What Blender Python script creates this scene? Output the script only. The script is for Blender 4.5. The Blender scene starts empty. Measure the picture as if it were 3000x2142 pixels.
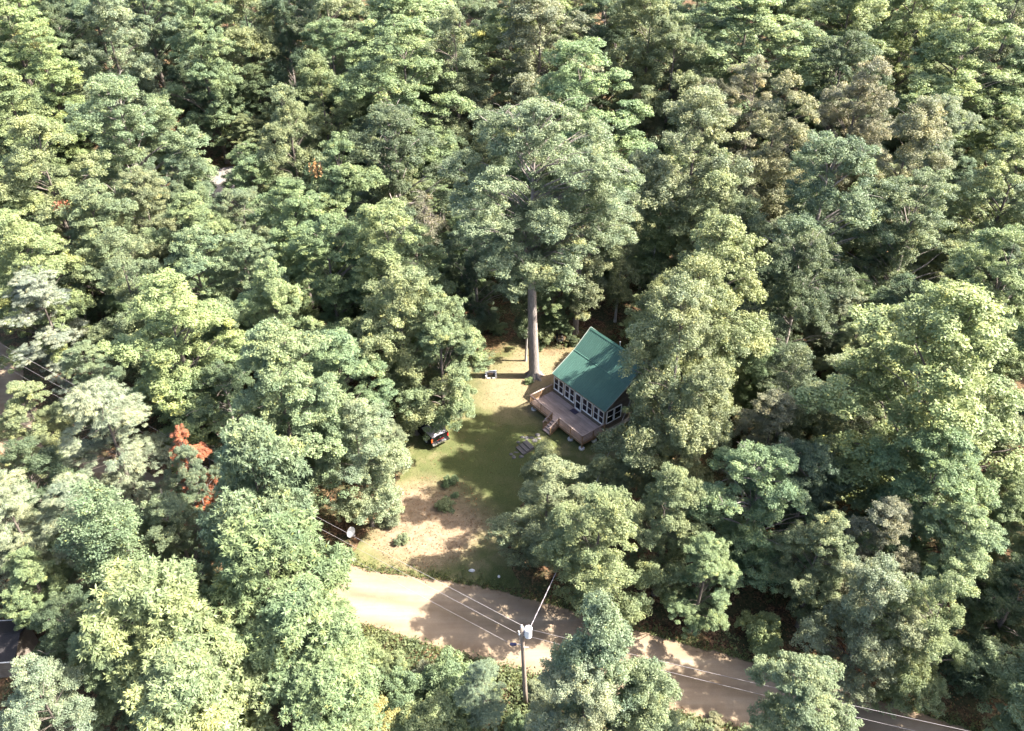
import bpy, bmesh, math, random
import numpy as np
R = math.radians
SC = bpy.context.scene
COL = SC.collection

# ------------------------------------------------------------------ camera, sky, sun, exposure
cam_data = bpy.data.cameras.new('camera')
cam_data.sensor_width = 36.0
cam_data.lens = 29.16
cam_data.clip_start = 0.5
cam_data.clip_end = 3000.0
camera = bpy.data.objects.new('camera', cam_data)
COL.objects.link(camera)
camera.location = (0.0, 0.0, 53.95)
camera.rotation_euler = (R(90.0 - 36.57), 0.0, 0.0)
SC.camera = camera

SUN_ELEV = 47.0
world = bpy.data.worlds.new('World')
SC.world = world
world.use_nodes = True
wn = world.node_tree
wn.nodes.clear()
w_out = wn.nodes.new('ShaderNodeOutputWorld')
w_bg = wn.nodes.new('ShaderNodeBackground')
w_sky = wn.nodes.new('ShaderNodeTexSky')
w_sky.sky_type = 'NISHITA'
w_sky.sun_disc = False
w_sky.sun_elevation = R(SUN_ELEV)
w_sky.sun_rotation = R(90.0)
w_sky.altitude = 200.0
w_sky.dust_density = 4.0
w_sky.ozone_density = 0.4
w_sky.air_density = 0.8
w_bg.inputs['Strength'].default_value = 0.125
wn.links.new(w_sky.outputs['Color'], w_bg.inputs['Color'])
wn.links.new(w_bg.outputs['Background'], w_out.inputs['Surface'])

sun_data = bpy.data.lights.new('sun', 'SUN')
sun_data.energy = 5.0
sun_data.angle = R(0.53)
sun_data.color = (1.0, 0.935, 0.83)
sun = bpy.data.objects.new('sun', sun_data)
COL.objects.link(sun)
sun.rotation_euler = (0.0, R(90.0 - SUN_ELEV), 0.0)
sun.location = (60.0, 40.0, 90.0)

vs = SC.view_settings
vs.view_transform = 'Standard'
vs.look = 'None'
vs.exposure = 2.5
vs.gamma = 1.0
vs.use_curve_mapping = False
SC.cycles.max_bounces = 5
SC.cycles.diffuse_bounces = 2
SC.cycles.transmission_bounces = 3
SC.cycles.glossy_bounces = 2

# ------------------------------------------------------------------ helpers
def tag(o, label=None, cat=None, group=None, kind=None):
    if label: o['label'] = label
    if cat: o['category'] = cat
    if group: o['group'] = group
    if kind: o['kind'] = kind
    return o

def empty(name, loc=(0, 0, 0), rz=0.0, scale=(1, 1, 1), parent=None):
    o = bpy.data.objects.new(name, None)
    COL.objects.link(o)
    o.location = loc
    o.rotation_euler = (0, 0, rz)
    o.scale = scale
    o.empty_display_size = 0.3
    o.parent = parent
    return o

def link(name, me, parent=None, loc=(0, 0, 0), rot=(0, 0, 0)):
    o = bpy.data.objects.new(name, me)
    COL.objects.link(o)
    o.parent = parent
    o.location = loc
    o.rotation_euler = rot
    return o

class MB:
    """collects simple solids and links them as one mesh"""
    def __init__(s):
        s.v = []; s.f = []
    def add(s, verts, faces):
        b = len(s.v)
        s.v += [tuple(map(float, p)) for p in verts]
        s.f += [tuple(i + b for i in f) for f in faces]
        return s
    def box(s, x0, x1, y0, y1, z0, z1):
        return s.hexa([(x0, y0, z0), (x1, y0, z0), (x1, y1, z0), (x0, y1, z0), (x0, y0, z1), (x1, y0, z1), (x1, y1, z1), (x0, y1, z1)])
    def hexa(s, p):
        return s.add(p, [(3, 2, 1, 0), (4, 5, 6, 7), (0, 1, 5, 4), (1, 2, 6, 5), (2, 3, 7, 6), (3, 0, 4, 7)])
    def bar(s, a, b, w, h, up=(0, 0, 1)):
        a = np.array(a, float); b = np.array(b, float)
        d = (b - a) / np.linalg.norm(b - a)
        u = np.array(up, float)
        x = np.cross(d, u); x /= np.linalg.norm(x)
        u = np.cross(x, d)
        P = []
        for e in (a, b):
            for sx, su in ((-1, -1), (1, -1), (1, 1), (-1, 1)):
                P.append(e + x * sx * w / 2 + u * su * h / 2)
        return s.add(P, [(0, 1, 2, 3), (7, 6, 5, 4), (0, 4, 5, 1), (1, 5, 6, 2), (2, 6, 7, 3), (3, 7, 4, 0)])
    def tube(s, pts, rad, n=8, cap=True):
        pts = [np.array(p, float) for p in pts]
        if not hasattr(rad, '__len__'): rad = [rad] * len(pts)
        V = []; F = []
        for i, p in enumerate(pts):
            d = pts[min(i + 1, len(pts) - 1)] - pts[max(i - 1, 0)]
            d = d / (np.linalg.norm(d) + 1e-9)
            r0 = np.array((1.0, 0, 0)) if abs(d[0]) < 0.8 else np.array((0, 1.0, 0))
            x = np.cross(d, r0); x /= np.linalg.norm(x)
            y = np.cross(d, x)
            for k in range(n):
                a = 2 * math.pi * k / n
                V.append(p + (x * math.cos(a) + y * math.sin(a)) * rad[i])
        for i in range(len(pts) - 1):
            for k in range(n):
                F.append((i * n + k, i * n + (k + 1) % n, (i + 1) * n + (k + 1) % n, (i + 1) * n + k))
        if cap:
            F.append(tuple(range(n))[::-1])
            F.append(tuple(range((len(pts) - 1) * n, len(pts) * n)))
        return s.add(V, F)
    def lathe(s, prof, n=16, c=(0, 0)):
        V = []; F = []
        for (r, z) in prof:
            for k in range(n):
                a = 2 * math.pi * k / n
                V.append((c[0] + r * math.cos(a), c[1] + r * math.sin(a), z))
        for i in range(len(prof) - 1):
            for k in range(n):
                F.append((i * n + k, i * n + (k + 1) % n, (i + 1) * n + (k + 1) % n, (i + 1) * n + k))
        F.append(tuple(range(n))[::-1]); F.append(tuple(range((len(prof) - 1) * n, len(prof) * n)))
        return s.add(V, F)
    def mesh(s, name, m, smooth=False):
        me = bpy.data.meshes.new(name)
        me.from_pydata(s.v, [], s.f)
        me.materials.append(m)
        bm = bmesh.new(); bm.from_mesh(me)
        bmesh.ops.recalc_face_normals(bm, faces=bm.faces)
        bm.to_mesh(me); bm.free()
        if smooth: me.shade_smooth()
        me.update()
        return me
    def build(s, name, m, parent=None, bevel=0.0, smooth=False, loc=(0, 0, 0), rot=(0, 0, 0)):
        o = link(name, s.mesh(name, m, smooth), parent, loc, rot)
        if bevel:
            b = o.modifiers.new('bevel', 'BEVEL'); b.width = bevel; b.segments = 2; b.limit_method = 'ANGLE'
        return o

# ------------------------------------------------------------------ materials
def new_mat(name):
    m = bpy.data.materials.new(name)
    m.use_nodes = True
    nt = m.node_tree
    return m, nt, nt.nodes['Principled BSDF']

def N(nt, kind, **kw):
    n = nt.nodes.new(kind)
    for k, v in kw.items():
        if k.startswith('i_'):
            n.inputs[k[2:].replace('_', ' ')].default_value = v
        else:
            setattr(n, k, v)
    return n

def ramp(nt, fac, stops):
    r = nt.nodes.new('ShaderNodeValToRGB')
    el = r.color_ramp.elements
    while len(el) < len(stops): el.new(0.5)
    for e, (p, c) in zip(el, stops):
        e.position = p
        e.color = (c[0], c[1], c[2], 1.0)
    nt.links.new(fac, r.inputs['Fac'])
    return r.outputs['Color']

def mixc(nt, fac, a, b, mode='MIX'):
    n = nt.nodes.new('ShaderNodeMix'); n.data_type = 'RGBA'; n.blend_type = mode
    for s, v in ((n.inputs[0], fac), (n.inputs[6], a), (n.inputs[7], b)):
        if isinstance(v, (int, float)): s.default_value = v
        elif isinstance(v, tuple): s.default_value = (v[0], v[1], v[2], 1.0)
        else: nt.links.new(v, s)
    return n.outputs[2]

def noise(nt, scale, detail=4.0, vec=None, rough=0.55):
    n = N(nt, 'ShaderNodeTexNoise')
    n.inputs['Scale'].default_value = scale; n.inputs['Detail'].default_value = detail; n.inputs['Roughness'].default_value = rough
    if vec is not None: nt.links.new(vec, n.inputs['Vector'])
    return n.outputs['Fac']

def wpos(nt):
    return N(nt, 'ShaderNodeNewGeometry').outputs['Position']

def bump(nt, h, bsdf, strength=0.4, dist=0.05):
    b = N(nt, 'ShaderNodeBump'); b.inputs['Strength'].default_value = strength; b.inputs['Distance'].default_value = dist
    nt.links.new(h, b.inputs['Height']); nt.links.new(b.outputs['Normal'], bsdf.inputs['Normal'])

def plain(name, c, rough=0.6, var=0.12, scale=6.0, metal=0.0, spec=0.4, stretch=None):
    """one colour with uneven wear: a noise that lightens and darkens it"""
    m, nt, b = new_mat(name)
    v = N(nt, 'ShaderNodeTexCoord').outputs['Object']
    if stretch:
        mp = N(nt, 'ShaderNodeMapping'); mp.inputs['Scale'].default_value = stretch
        nt.links.new(v, mp.inputs['Vector']); v = mp.outputs['Vector']
    f = noise(nt, scale, 6.0, v)
    lo = tuple(x * (1 - 2 * var) for x in c); hi = tuple(min(1, x * (1 + 2 * var)) for x in c)
    nt.links.new(ramp(nt, f, [(0.25, lo), (0.5, c), (0.75, hi)]), b.inputs['Base Color'])
    b.inputs['Roughness'].default_value = rough
    b.inputs['Metallic'].default_value = metal
    b.inputs['Specular IOR Level'].default_value = spec
    return m

def wood(name, c, dark, seed_scale=1.0):
    """weathered boards: grain along the object's X plus a shade that changes from piece to piece"""
    m, nt, b = new_mat(name)
    tc = N(nt, 'ShaderNodeTexCoord').outputs['Object']
    inf = N(nt, 'ShaderNodeObjectInfo')
    mp = N(nt, 'ShaderNodeMapping'); mp.inputs['Scale'].default_value = (0.7, 9.0, 9.0)
    nt.links.new(tc, mp.inputs['Vector'])
    off = N(nt, 'ShaderNodeVectorMath', operation='SCALE'); off.inputs['Scale'].default_value = 37.0
    cmb = N(nt, 'ShaderNodeCombineXYZ')
    for i in range(3): nt.links.new(inf.outputs['Random'], cmb.inputs[i])
    nt.links.new(cmb.outputs[0], off.inputs[0]); nt.links.new(off.outputs[0], mp.inputs['Location'])
    g = noise(nt, 2.2 * seed_scale, 7.0, mp.outputs['Vector'], 0.65)
    st = noise(nt, 0.9, 4.0, wpos(nt))
    col = ramp(nt, g, [(0.28, dark), (0.62, c), (0.85, tuple(min(1, x * 1.18) for x in c))])
    pc = ramp(nt, inf.outputs['Random'], [(0.0, (0.80, 0.79, 0.78)), (1.0, (1.12, 1.11, 1.09))])
    col = mixc(nt, 1.0, col, pc, 'MULTIPLY')
    col = mixc(nt, 1.0, col, ramp(nt, st, [(0.3, (0.72, 0.70, 0.68)), (0.6, (1, 1, 1))]), 'MULTIPLY')
    nt.links.new(col, b.inputs['Base Color'])
    b.inputs['Roughness'].default_value = 0.78
    b.inputs['Specular IOR Level'].default_value = 0.25
    bump(nt, g, b, 0.3, 0.01)
    return m

def leaf_mat(name, trans=0.3, rough=0.5, spec=0.35):
    """leaves: colour of the tree (object colour), each leaf a little lighter, darker or yellower"""
    m, nt, b = new_mat(name)
    inf = N(nt, 'ShaderNodeObjectInfo')
    at = N(nt, 'ShaderNodeAttribute', attribute_name='tint')
    lite = ramp(nt, at.outputs['Fac'], [(0.0, (0.62, 0.66, 0.66)), (0.5, (0.95, 0.97, 0.92)), (0.9, (1.26, 1.22, 1.10)), (1.0, (1.6, 1.3, 0.8))])
    big = noise(nt, 0.35, 3.0, wpos(nt))
    col = mixc(nt, 1.0, inf.outputs['Color'], lite, 'MULTIPLY')
    col = mixc(nt, 1.0, col, ramp(nt, big, [(0.3, (0.82, 0.9, 0.95)), (0.7, (1.14, 1.08, 0.98))]), 'MULTIPLY')
    nt.links.new(col, b.inputs['Base Color'])
    b.inputs['Roughness'].default_value = rough
    b.inputs['Specular IOR Level'].default_value = spec
    tr = N(nt, 'ShaderNodeBsdfTranslucent')
    nt.links.new(mixc(nt, 1.0, col, (1.15, 1.25, 0.8), 'MULTIPLY'), tr.inputs['Color'])
    mx = N(nt, 'ShaderNodeMixShader'); mx.inputs[0].default_value = trans
    nt.links.new(b.outputs[0], mx.inputs[1]); nt.links.new(tr.outputs[0], mx.inputs[2])
    nt.links.new(mx.outputs[0], nt.nodes['Material Output'].inputs['Surface'])
    return m

def bark_mat(name, c, dark):
    m, nt, b = new_mat(name)
    mp = N(nt, 'ShaderNodeMapping'); mp.inputs['Scale'].default_value = (5.0, 5.0, 0.9)
    nt.links.new(N(nt, 'ShaderNodeTexCoord').outputs['Object'], mp.inputs['Vector'])
    g = noise(nt, 2.0, 8.0, mp.outputs['Vector'], 0.7)
    nt.links.new(ramp(nt, g, [(0.3, dark), (0.55, c), (0.8, tuple(min(1, x * 1.25) for x in c))]), b.inputs['Base Color'])
    b.inputs['Roughness'].default_value = 0.9
    b.inputs['Specular IOR Level'].default_value = 0.2
    bump(nt, g, b, 0.8, 0.06)
    return m

def dist_mask(nt, cx, cy, r0, r1, wob=2.0, nscale=0.35):
    """1 inside r0 of a spot on the ground, 0 beyond r1, with a ragged border"""
    p = wpos(nt)
    s = N(nt, 'ShaderNodeVectorMath', operation='DISTANCE'); s.inputs[1].default_value = (cx, cy, 0)
    nt.links.new(p, s.inputs[0])
    a = N(nt, 'ShaderNodeMath', operation='MULTIPLY_ADD'); a.inputs[1].default_value = wob * 2; a.inputs[2].default_value = -wob
    nt.links.new(noise(nt, nscale, 6.0, p, 0.65), a.inputs[0])
    d = N(nt, 'ShaderNodeMath', operation='ADD'); nt.links.new(s.outputs['Value'], d.inputs[0]); nt.links.new(a.outputs[0], d.inputs[1])
    mr = N(nt, 'ShaderNodeMapRange'); mr.inputs['From Min'].default_value = r0; mr.inputs['From Max'].default_value = r1
    mr.inputs['To Min'].default_value = 1.0; mr.inputs['To Max'].default_value = 0.0
    nt.links.new(d.outputs[0], mr.inputs['Value'])
    return mr.outputs['Result']

def mul(nt, a, k):
    n = N(nt, 'ShaderNodeMath', operation='MULTIPLY'); n.use_clamp = True
    nt.links.new(a, n.inputs[0])
    if isinstance(k, (int, float)): n.inputs[1].default_value = k
    else: nt.links.new(k, n.inputs[1])
    return n.outputs[0]

def litter_colour(nt):
    p = wpos(nt)
    vo = N(nt, 'ShaderNodeTexVoronoi'); vo.inputs['Scale'].default_value = 6.5; nt.links.new(p, vo.inputs['Vector'])
    sep = N(nt, 'ShaderNodeSeparateColor'); nt.links.new(vo.outputs['Color'], sep.inputs[0])
    leafs = ramp(nt, sep.outputs[0], [(0.0, (0.035, 0.026, 0.018)), (0.45, (0.085, 0.055, 0.034)), (0.75, (0.16, 0.092, 0.052)), (1.0, (0.25, 0.165, 0.10))])
    big = ramp(nt, noise(nt, 0.22, 5.0, p), [(0.35, (0.55, 0.5, 0.48)), (0.65, (1.1, 1.05, 1.0))])
    return mixc(nt, 1.0, leafs, big, 'MULTIPLY'), sep.outputs[0]

def ground_mat():
    m, nt, b = new_mat('forest_floor')
    col, h = litter_colour(nt)
    moss = mul(nt, ramp(nt, noise(nt, 0.5, 5.0, wpos(nt)), [(0.40, (0, 0, 0)), (0.58, (1, 1, 1))]), 0.75)
    col = mixc(nt, moss, col, (0.05, 0.062, 0.028))
    sand = dist_mask(nt, -33.0, 44.5, 2.5, 5.5)
    col = mixc(nt, mul(nt, sand, 0.8), col, (0.26, 0.20, 0.14))
    sand2 = dist_mask(nt, 19.0, 28.5, 2.5, 5.0)
    col = mixc(nt, mul(nt, sand2, 0.85), col, (0.25, 0.20, 0.14))
    nt.links.new(col, b.inputs['Base Color']); b.inputs['Roughness'].default_value = 0.95; b.inputs['Specular IOR Level'].default_value = 0.15
    bump(nt, h, b, 0.7, 0.06)
    return m

def lawn_mat():
    m, nt, b = new_mat('mown_grass')
    p = wpos(nt)
    n1 = noise(nt, 0.45, 6.0, p, 0.6)
    n2 = noise(nt, 9.0, 5.0, p, 0.75)
    col = ramp(nt, n1, [(0.32, (0.062, 0.076, 0.030)), (0.50, (0.098, 0.104, 0.044)), (0.66, (0.165, 0.142, 0.080))])
    # dry straw and leaf-strewn earth where the drive leaves the road and round the big oak
    lit, h = litter_colour(nt)
    straw = mixc(nt, ramp(nt, noise(nt, 1.6, 6.0, p, 0.7), [(0.42, (0, 0, 0)), (0.6, (1, 1, 1))]), (0.245, 0.190, 0.135), (0.17, 0.125, 0.085))
    straw = mixc(nt, 0.22, straw, lit)
    d1 = dist_mask(nt, -7.2, 50.0, 3.6, 6.4, 1.6)
    col = mixc(nt, d1, col, straw)
    green = mul(nt, dist_mask(nt, -1.0, 57.5, 3.5, 8.5, 1.8), 0.8)
    col = mixc(nt, green, col, (0.056, 0.070, 0.027))
    d2 = dist_mask(nt, 1.2, 68.6, 2.2, 6.5, 2.2)
    col = mixc(nt, mul(nt, d2, 0.75), col, (0.215, 0.168, 0.112))
    d3 = dist_mask(nt, 4.0, 73.5, 2.4, 5.4, 1.8)
    col = mixc(nt, mul(nt, d3, 0.7), col, (0.205, 0.158, 0.104))
    d4 = dist_mask(nt, -3.5, 77.5, 2.0, 4.0, 1.8)
    col = mixc(nt, mul(nt, d4, 0.9), col, lit)
    d5 = dist_mask(nt, 4.5, 78.5, 2.0, 4.0, 1.8)
    col = mixc(nt, mul(nt, d5, 0.9), col, lit)
    col = mixc(nt, 1.0, col, ramp(nt, n2, [(0.3, (0.74, 0.74, 0.72)), (0.7, (1.18, 1.17, 1.12))]), 'MULTIPLY')
    nt.links.new(col, b.inputs['Base Color']); b.inputs['Roughness'].default_value = 0.95; b.inputs['Specular IOR Level'].default_value = 0.12
    bump(nt, n2, b, 0.6, 0.04)
    return m

def road_mat():
    m, nt, b = new_mat('sandy_road')
    p = wpos(nt)
    mp = N(nt, 'ShaderNodeMapping'); mp.inputs['Rotation'].default_value = (0, 0, R(15)); mp.inputs['Scale'].default_value = (0.10, 1.1, 1)
    nt.links.new(p, mp.inputs['Vector'])
    tr = noise(nt, 1.0, 5.0, mp.outputs['Vector'], 0.6)
    n2 = noise(nt, 14.0, 6.0, p, 0.8)
    n3 = noise(nt, 0.5, 5.0, p)
    col = ramp(nt, tr, [(0.35, (0.18, 0.137, 0.097)), (0.55, (0.215, 0.168, 0.120)), (0.72, (0.240, 0.197, 0.147))])
    col = mixc(nt, 1.0, col, ramp(nt, n2, [(0.3, (0.86, 0.85, 0.84)), (0.7, (1.1, 1.1, 1.1))]), 'MULTIPLY')
    col = mixc(nt, ramp(nt, n3, [(0.56, (0, 0, 0)), (0.75, (0.5, 0.5, 0.5))]), col, (0.20, 0.14, 0.09))
    ac = N(nt, 'ShaderNodeAttribute', attribute_name='across')
    ab = N(nt, 'ShaderNodeMath', operation='ABSOLUTE'); nt.links.new(ac.outputs['Fac'], ab.inputs[0])
    wb = N(nt, 'ShaderNodeMath', operation='MULTIPLY_ADD'); wb.inputs[1].default_value = 0.34; nt.links.new(noise(nt, 0.9, 6.0, p, 0.65), wb.inputs[0]); nt.links.new(ab.outputs[0], wb.inputs[2])
    col = mixc(nt, 1.0, col, ramp(nt, wb.outputs[0], [(0.18, (0.80, 0.78, 0.74)), (0.42, (1.0, 1.0, 1.0)), (0.6, (1.14, 1.14, 1.13)), (0.8, (1.0, 1.0, 1.0)), (1.0, (0.9, 0.87, 0.83))]), 'MULTIPLY')
    nt.links.new(col, b.inputs['Base Color']); b.inputs['Roughness'].default_value = 0.95; b.inputs['Specular IOR Level'].default_value = 0.1
    bump(nt, n2, b, 0.35, 0.03)
    return m

M = dict(
    ground=ground_mat(), lawn=lawn_mat(), road=road_mat(),
    leaf=leaf_mat('leaves', 0.28, 0.55, 0.25), needle=leaf_mat('needles', 0.12, 0.55, 0.25), blade=leaf_mat('grass_blades', 0.25, 0.6, 0.15),
    bark=bark_mat('grey_bark', (0.125, 0.105, 0.09), (0.05, 0.042, 0.035)),
    palebark=bark_mat('pale_bark', (0.24, 0.21, 0.19), (0.12, 0.10, 0.09)),
    birch=bark_mat('white_bark', (0.34, 0.32, 0.30), (0.12, 0.11, 0.10)),
    roof=plain('green_painted_steel', (0.054, 0.115, 0.094), 0.36, 0.10, 0.9, 0.0, 0.5),
    roofcap=plain('green_ridge_steel', (0.064, 0.14, 0.112), 0.36, 0.05, 1.5, 0.0, 0.5),
    flash=plain('pale_flashing', (0.26, 0.29, 0.265), 0.45, 0.06, 3.0),
    white=plain('white_window_paint', (0.80, 0.79, 0.77), 0.45, 0.05, 5.0),
    trim=plain('tan_trim', (0.30, 0.24, 0.17), 0.7, 0.1, 5.0, stretch=(1, 1, 6)),
    siding=wood('grey_siding', (0.22, 0.19, 0.16), (0.11, 0.09, 0.075)),
    deckwood=wood('deck_boards', (0.42, 0.335, 0.305), (0.24, 0.185, 0.165)),
    railwood=wood('rail_lumber', (0.40, 0.255, 0.155), (0.20, 0.125, 0.075)),
    capwood=wood('rail_cap_lumber', (0.36, 0.28, 0.25), (0.22, 0.17, 0.15)),
    greywood=wood('weathered_timber', (0.165, 0.153, 0.15), (0.085, 0.078, 0.075)),
    concrete=plain('concrete', (0.46, 0.44, 0.42), 0.9, 0.12, 9.0),
    block=plain('pale_block', (0.62, 0.59, 0.57), 0.85, 0.1, 7.0),
    stone=plain('field_stone', (0.10, 0.094, 0.09), 0.85, 0.2, 5.0),
    mat=plain('dark_mat', (0.045, 0.035, 0.06), 0.9, 0.15, 8.0),
    black=plain('black_paint', (0.012, 0.012, 0.014), 0.25, 0.1, 2.0),
    rubber=plain('rubber', (0.02, 0.02, 0.02), 0.85, 0.1, 8.0),
    chrome=plain('bright_bumper', (0.55, 0.53, 0.52), 0.25, 0.05, 3.0, 0.8),
    vinyl=plain('grey_vinyl', (0.30, 0.28, 0.30), 0.6, 0.08, 3.0),
    red=plain('red_lens', (0.50, 0.02, 0.02), 0.25, 0.08, 5.0),
    orange=plain('orange_lens', (0.65, 0.10, 0.02), 0.3, 0.08, 5.0),
    pole=plain('pole_wood', (0.20, 0.16, 0.13), 0.85, 0.22, 3.0, stretch=(6, 6, 0.6)),
    steel=plain('galvanised', (0.55, 0.56, 0.58), 0.4, 0.06, 4.0, 0.3),
    can=plain('transformer_grey', (0.70, 0.71, 0.74), 0.4, 0.05, 4.0),
    wire=plain('weathered_wire', (0.24, 0.22, 0.22), 0.6, 0.15, 0.4, 0.0),
    blue=plain('dark_blue_plastic', (0.03, 0.03, 0.08), 0.4, 0.1, 4.0),
    porcelain=plain('brown_porcelain', (0.10, 0.05, 0.035), 0.25, 0.1, 6.0),
    greyroof=plain('grey_shingle', (0.15, 0.132, 0.12), 0.9, 0.12, 12.0),
    darkroof=plain('dark_shingle', (0.022, 0.019, 0.020), 0.8, 0.2, 10.0),
    rock=plain('white_rock', (0.66, 0.63, 0.60), 0.85, 0.12, 6.0),
    straw=plain('dry_leaves', (0.22, 0.15, 0.095), 0.95, 0.25, 14.0),
)
def glass_mat():
    m, nt, b = new_mat('dark_window_glass')
    b.inputs['Base Color'].default_value = (0.012, 0.013, 0.020, 1)
    b.inputs['Roughness'].default_value = 0.06
    b.inputs['Specular IOR Level'].default_value = 0.5
    n = noise(nt, 1.4, 2.0, wpos(nt)); bump(nt, n, b, 0.05, 0.02)
    return m
M['glass'] = glass_mat()

# ------------------------------------------------------------------ ground, lawn, road
def smooth(t):
    t = min(1.0, max(0.0, t)); return t * t * (3 - 2 * t)
def gz(x, y):
    return 13.0 * smooth((y - 84.0) / 120.0)
def in_poly(x, y, poly):
    c = False; j = len(poly) - 1
    for i in range(len(poly)):
        xi, yi = poly[i]; xj, yj = poly[j]
        if (yi > y) != (yj > y) and x < (xj - xi) * (y - yi) / (yj - yi) + xi: c = not c
        j = i
    return c
rnd = random.Random(4)

xs = [-900, -500, -300] + [x for x in range(-200, 201, 8)] + [300, 500, 900]
ys = [-600, -200, -50] + [y for y in range(0, 241, 4)] + [300, 450, 700, 1100]
V = [(x, y, gz(x, y)) for y in ys for x in xs]
nx = len(xs)
F = [(j * nx + i, j * nx + i + 1, (j + 1) * nx + i + 1, (j + 1) * nx + i) for j in range(len(ys) - 1) for i in range(nx - 1)]
me = bpy.data.meshes.new('ground'); me.from_pydata(V, [], F); me.materials.append(M['ground']); me.shade_smooth()
tag(link('ground', me), kind='structure')

LAWN = [(-8.1, 76.7), (-4.7, 78.4), (-0.8, 77.4), (2.3, 76.3), (5.3, 75.6), (7.8, 77.4), (13.7, 74.7), (16.7, 69.7), (14.9, 60.0), (11.0, 55.3), (4.7, 54.4), (1.9, 54.0), (0.4, 51.1), (-0.3, 47.1), (0.6, 42.7), (-2.7, 43.2), (-6.9, 43.9), (-10.3, 44.8), (-13.2, 45.1), (-13.4, 46.6), (-12.3, 48.7), (-11.3, 51.5), (-10.3, 55.3), (-10.4, 60.0), (-10.2, 66.3), (-9.6, 72.2)]
def ragged(poly, step=0.35, amp=0.22, close=True):
    out = []
    n = len(poly)
    for i in range(n if close else n - 1):
        a = poly[i]; b = poly[(i + 1) % n]
        k = max(1, int(math.hypot(b[0] - a[0], b[1] - a[1]) / step))
        for q in range(k):
            t = q / k
            out.append((a[0] + (b[0] - a[0]) * t + rnd.uniform(-amp, amp), a[1] + (b[1] - a[1]) * t + rnd.uniform(-amp, amp)))
    return out
def sheet(name, poly, z, m):
    bm = bmesh.new()
    bm.faces.new([bm.verts.new((x, y, z)) for x, y in poly])
    bmesh.ops.triangulate(bm, faces=bm.faces)
    me = bpy.data.meshes.new(name); bm.to_mesh(me); bm.free()
    me.materials.append(m)
    for p in me.polygons:
        if p.normal.z < 0: p.flip()
    return tag(link(name, me), kind='structure')
sheet('lawn', ragged(LAWN), 0.006, M['lawn'])

RC = [(-90, 95, 2.6), (-60, 75, 2.9), (-53, 66.5, 2.6), (-45, 59, 2.4), (-36, 54.5, 2.2), (-28, 51.6, 2.1), (-20.5, 46.8, 2.1), (-13.3, 42.6, 2.4), (-4.5, 40.2, 3.1), (1.5, 38.4, 3.15), (8, 36.2, 3.0), (17, 33.3, 2.8), (27, 29.6, 2.8), (45, 22, 2.8), (70, 10, 2.8)]
def catmull(P, k=8):
    out = []
    for i in range(len(P) - 1):
        p0 = np.array(P[max(i - 1, 0)], float); p1 = np.array(P[i], float); p2 = np.array(P[i + 1], float); p3 = np.array(P[min(i + 2, len(P) - 1)], float)
        for q in range(k):
            t = q / k
            out.append(0.5 * ((2 * p1) + (-p0 + p2) * t + (2 * p0 - 5 * p1 + 4 * p2 - p3) * t * t + (-p0 + 3 * p1 - 3 * p2 + p3) * t ** 3))
    out.append(np.array(P[-1], float))
    return out
road_c = catmull(RC, 26)
L_, R_ = [], []
for i, q in enumerate(road_c):
    d = road_c[min(i + 1, len(road_c) - 1)][:2] - road_c[max(i - 1, 0)][:2]; d = d / np.linalg.norm(d)
    n_ = np.array((-d[1], d[0]))
    L_.append(q[:2] + n_ * (q[2] + rnd.uniform(-.14, .14))); R_.append(q[:2] - n_ * (q[2] + rnd.uniform(-.14, .14)))
AC = [-1, -.88, -.7, -.56, -.44, -.3, -.12, .12, .3, .44, .56, .7, .88, 1]
PRF = [0, .03, .035, .02, .012, .025, .045, .045, .025, .012, .02, .035, .03, 0]
V = []; F = []; nc = len(AC)
for i in range(len(L_)):
    for k, t in enumerate(AC):
        p = R_[i] + (L_[i] - R_[i]) * (t + 1) / 2
        V.append((p[0], p[1], gz(p[0], p[1]) + .012 + PRF[k] + (rnd.uniform(-.008, .008) if 0 < k < nc - 1 else 0)))
for i in range(len(L_) - 1):
    for k in range(nc - 1):
        F.append((i * nc + k, (i + 1) * nc + k, (i + 1) * nc + k + 1, i * nc + k + 1))
me = bpy.data.meshes.new('road'); me.from_pydata(V, [], F); me.materials.append(M['road']); me.shade_smooth()
att = me.attributes.new('across', 'FLOAT', 'POINT'); att.data.foreach_set('value', np.array(AC * len(L_), np.float32))
tag(link('road', me), kind='structure')
def droad(x, y):
    return min(math.hypot(x - q[0], y - q[1]) - q[2] for q in road_c[::3])

# ------------------------------------------------------------------ cabin
TH = R(51.96); cT, sT = math.cos(TH), math.sin(TH)
CAB = (5.14 - 1.42 * cT, 65.97 + 1.42 * sT)
G = 0.81                                  # deck floor above the ground
def cab_pt(u, y, z):                      # cabin-local point to world
    return (CAB[0] + u * cT + y * sT, CAB[1] - u * sT + y * cT, z)
cabin = empty('cabin', (CAB[0], CAB[1], 0), -TH)
tag(cabin, 'small wooden cabin with ribbed green metal roof and row of white windows', 'cabin')
U0, U1 = 0.0, 7.5
BREAK, RIDGE, BACK = 2.80, 4.89, 8.30
ZE, ZB, ZR, ZK = 3.21, 4.89, 6.71, 3.25
mb = MB().box(U0 + .02, U1 - .02, .05, BACK - .15, 0.02, 0.55); mb.build('foundation', M['concrete'], cabin)
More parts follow.
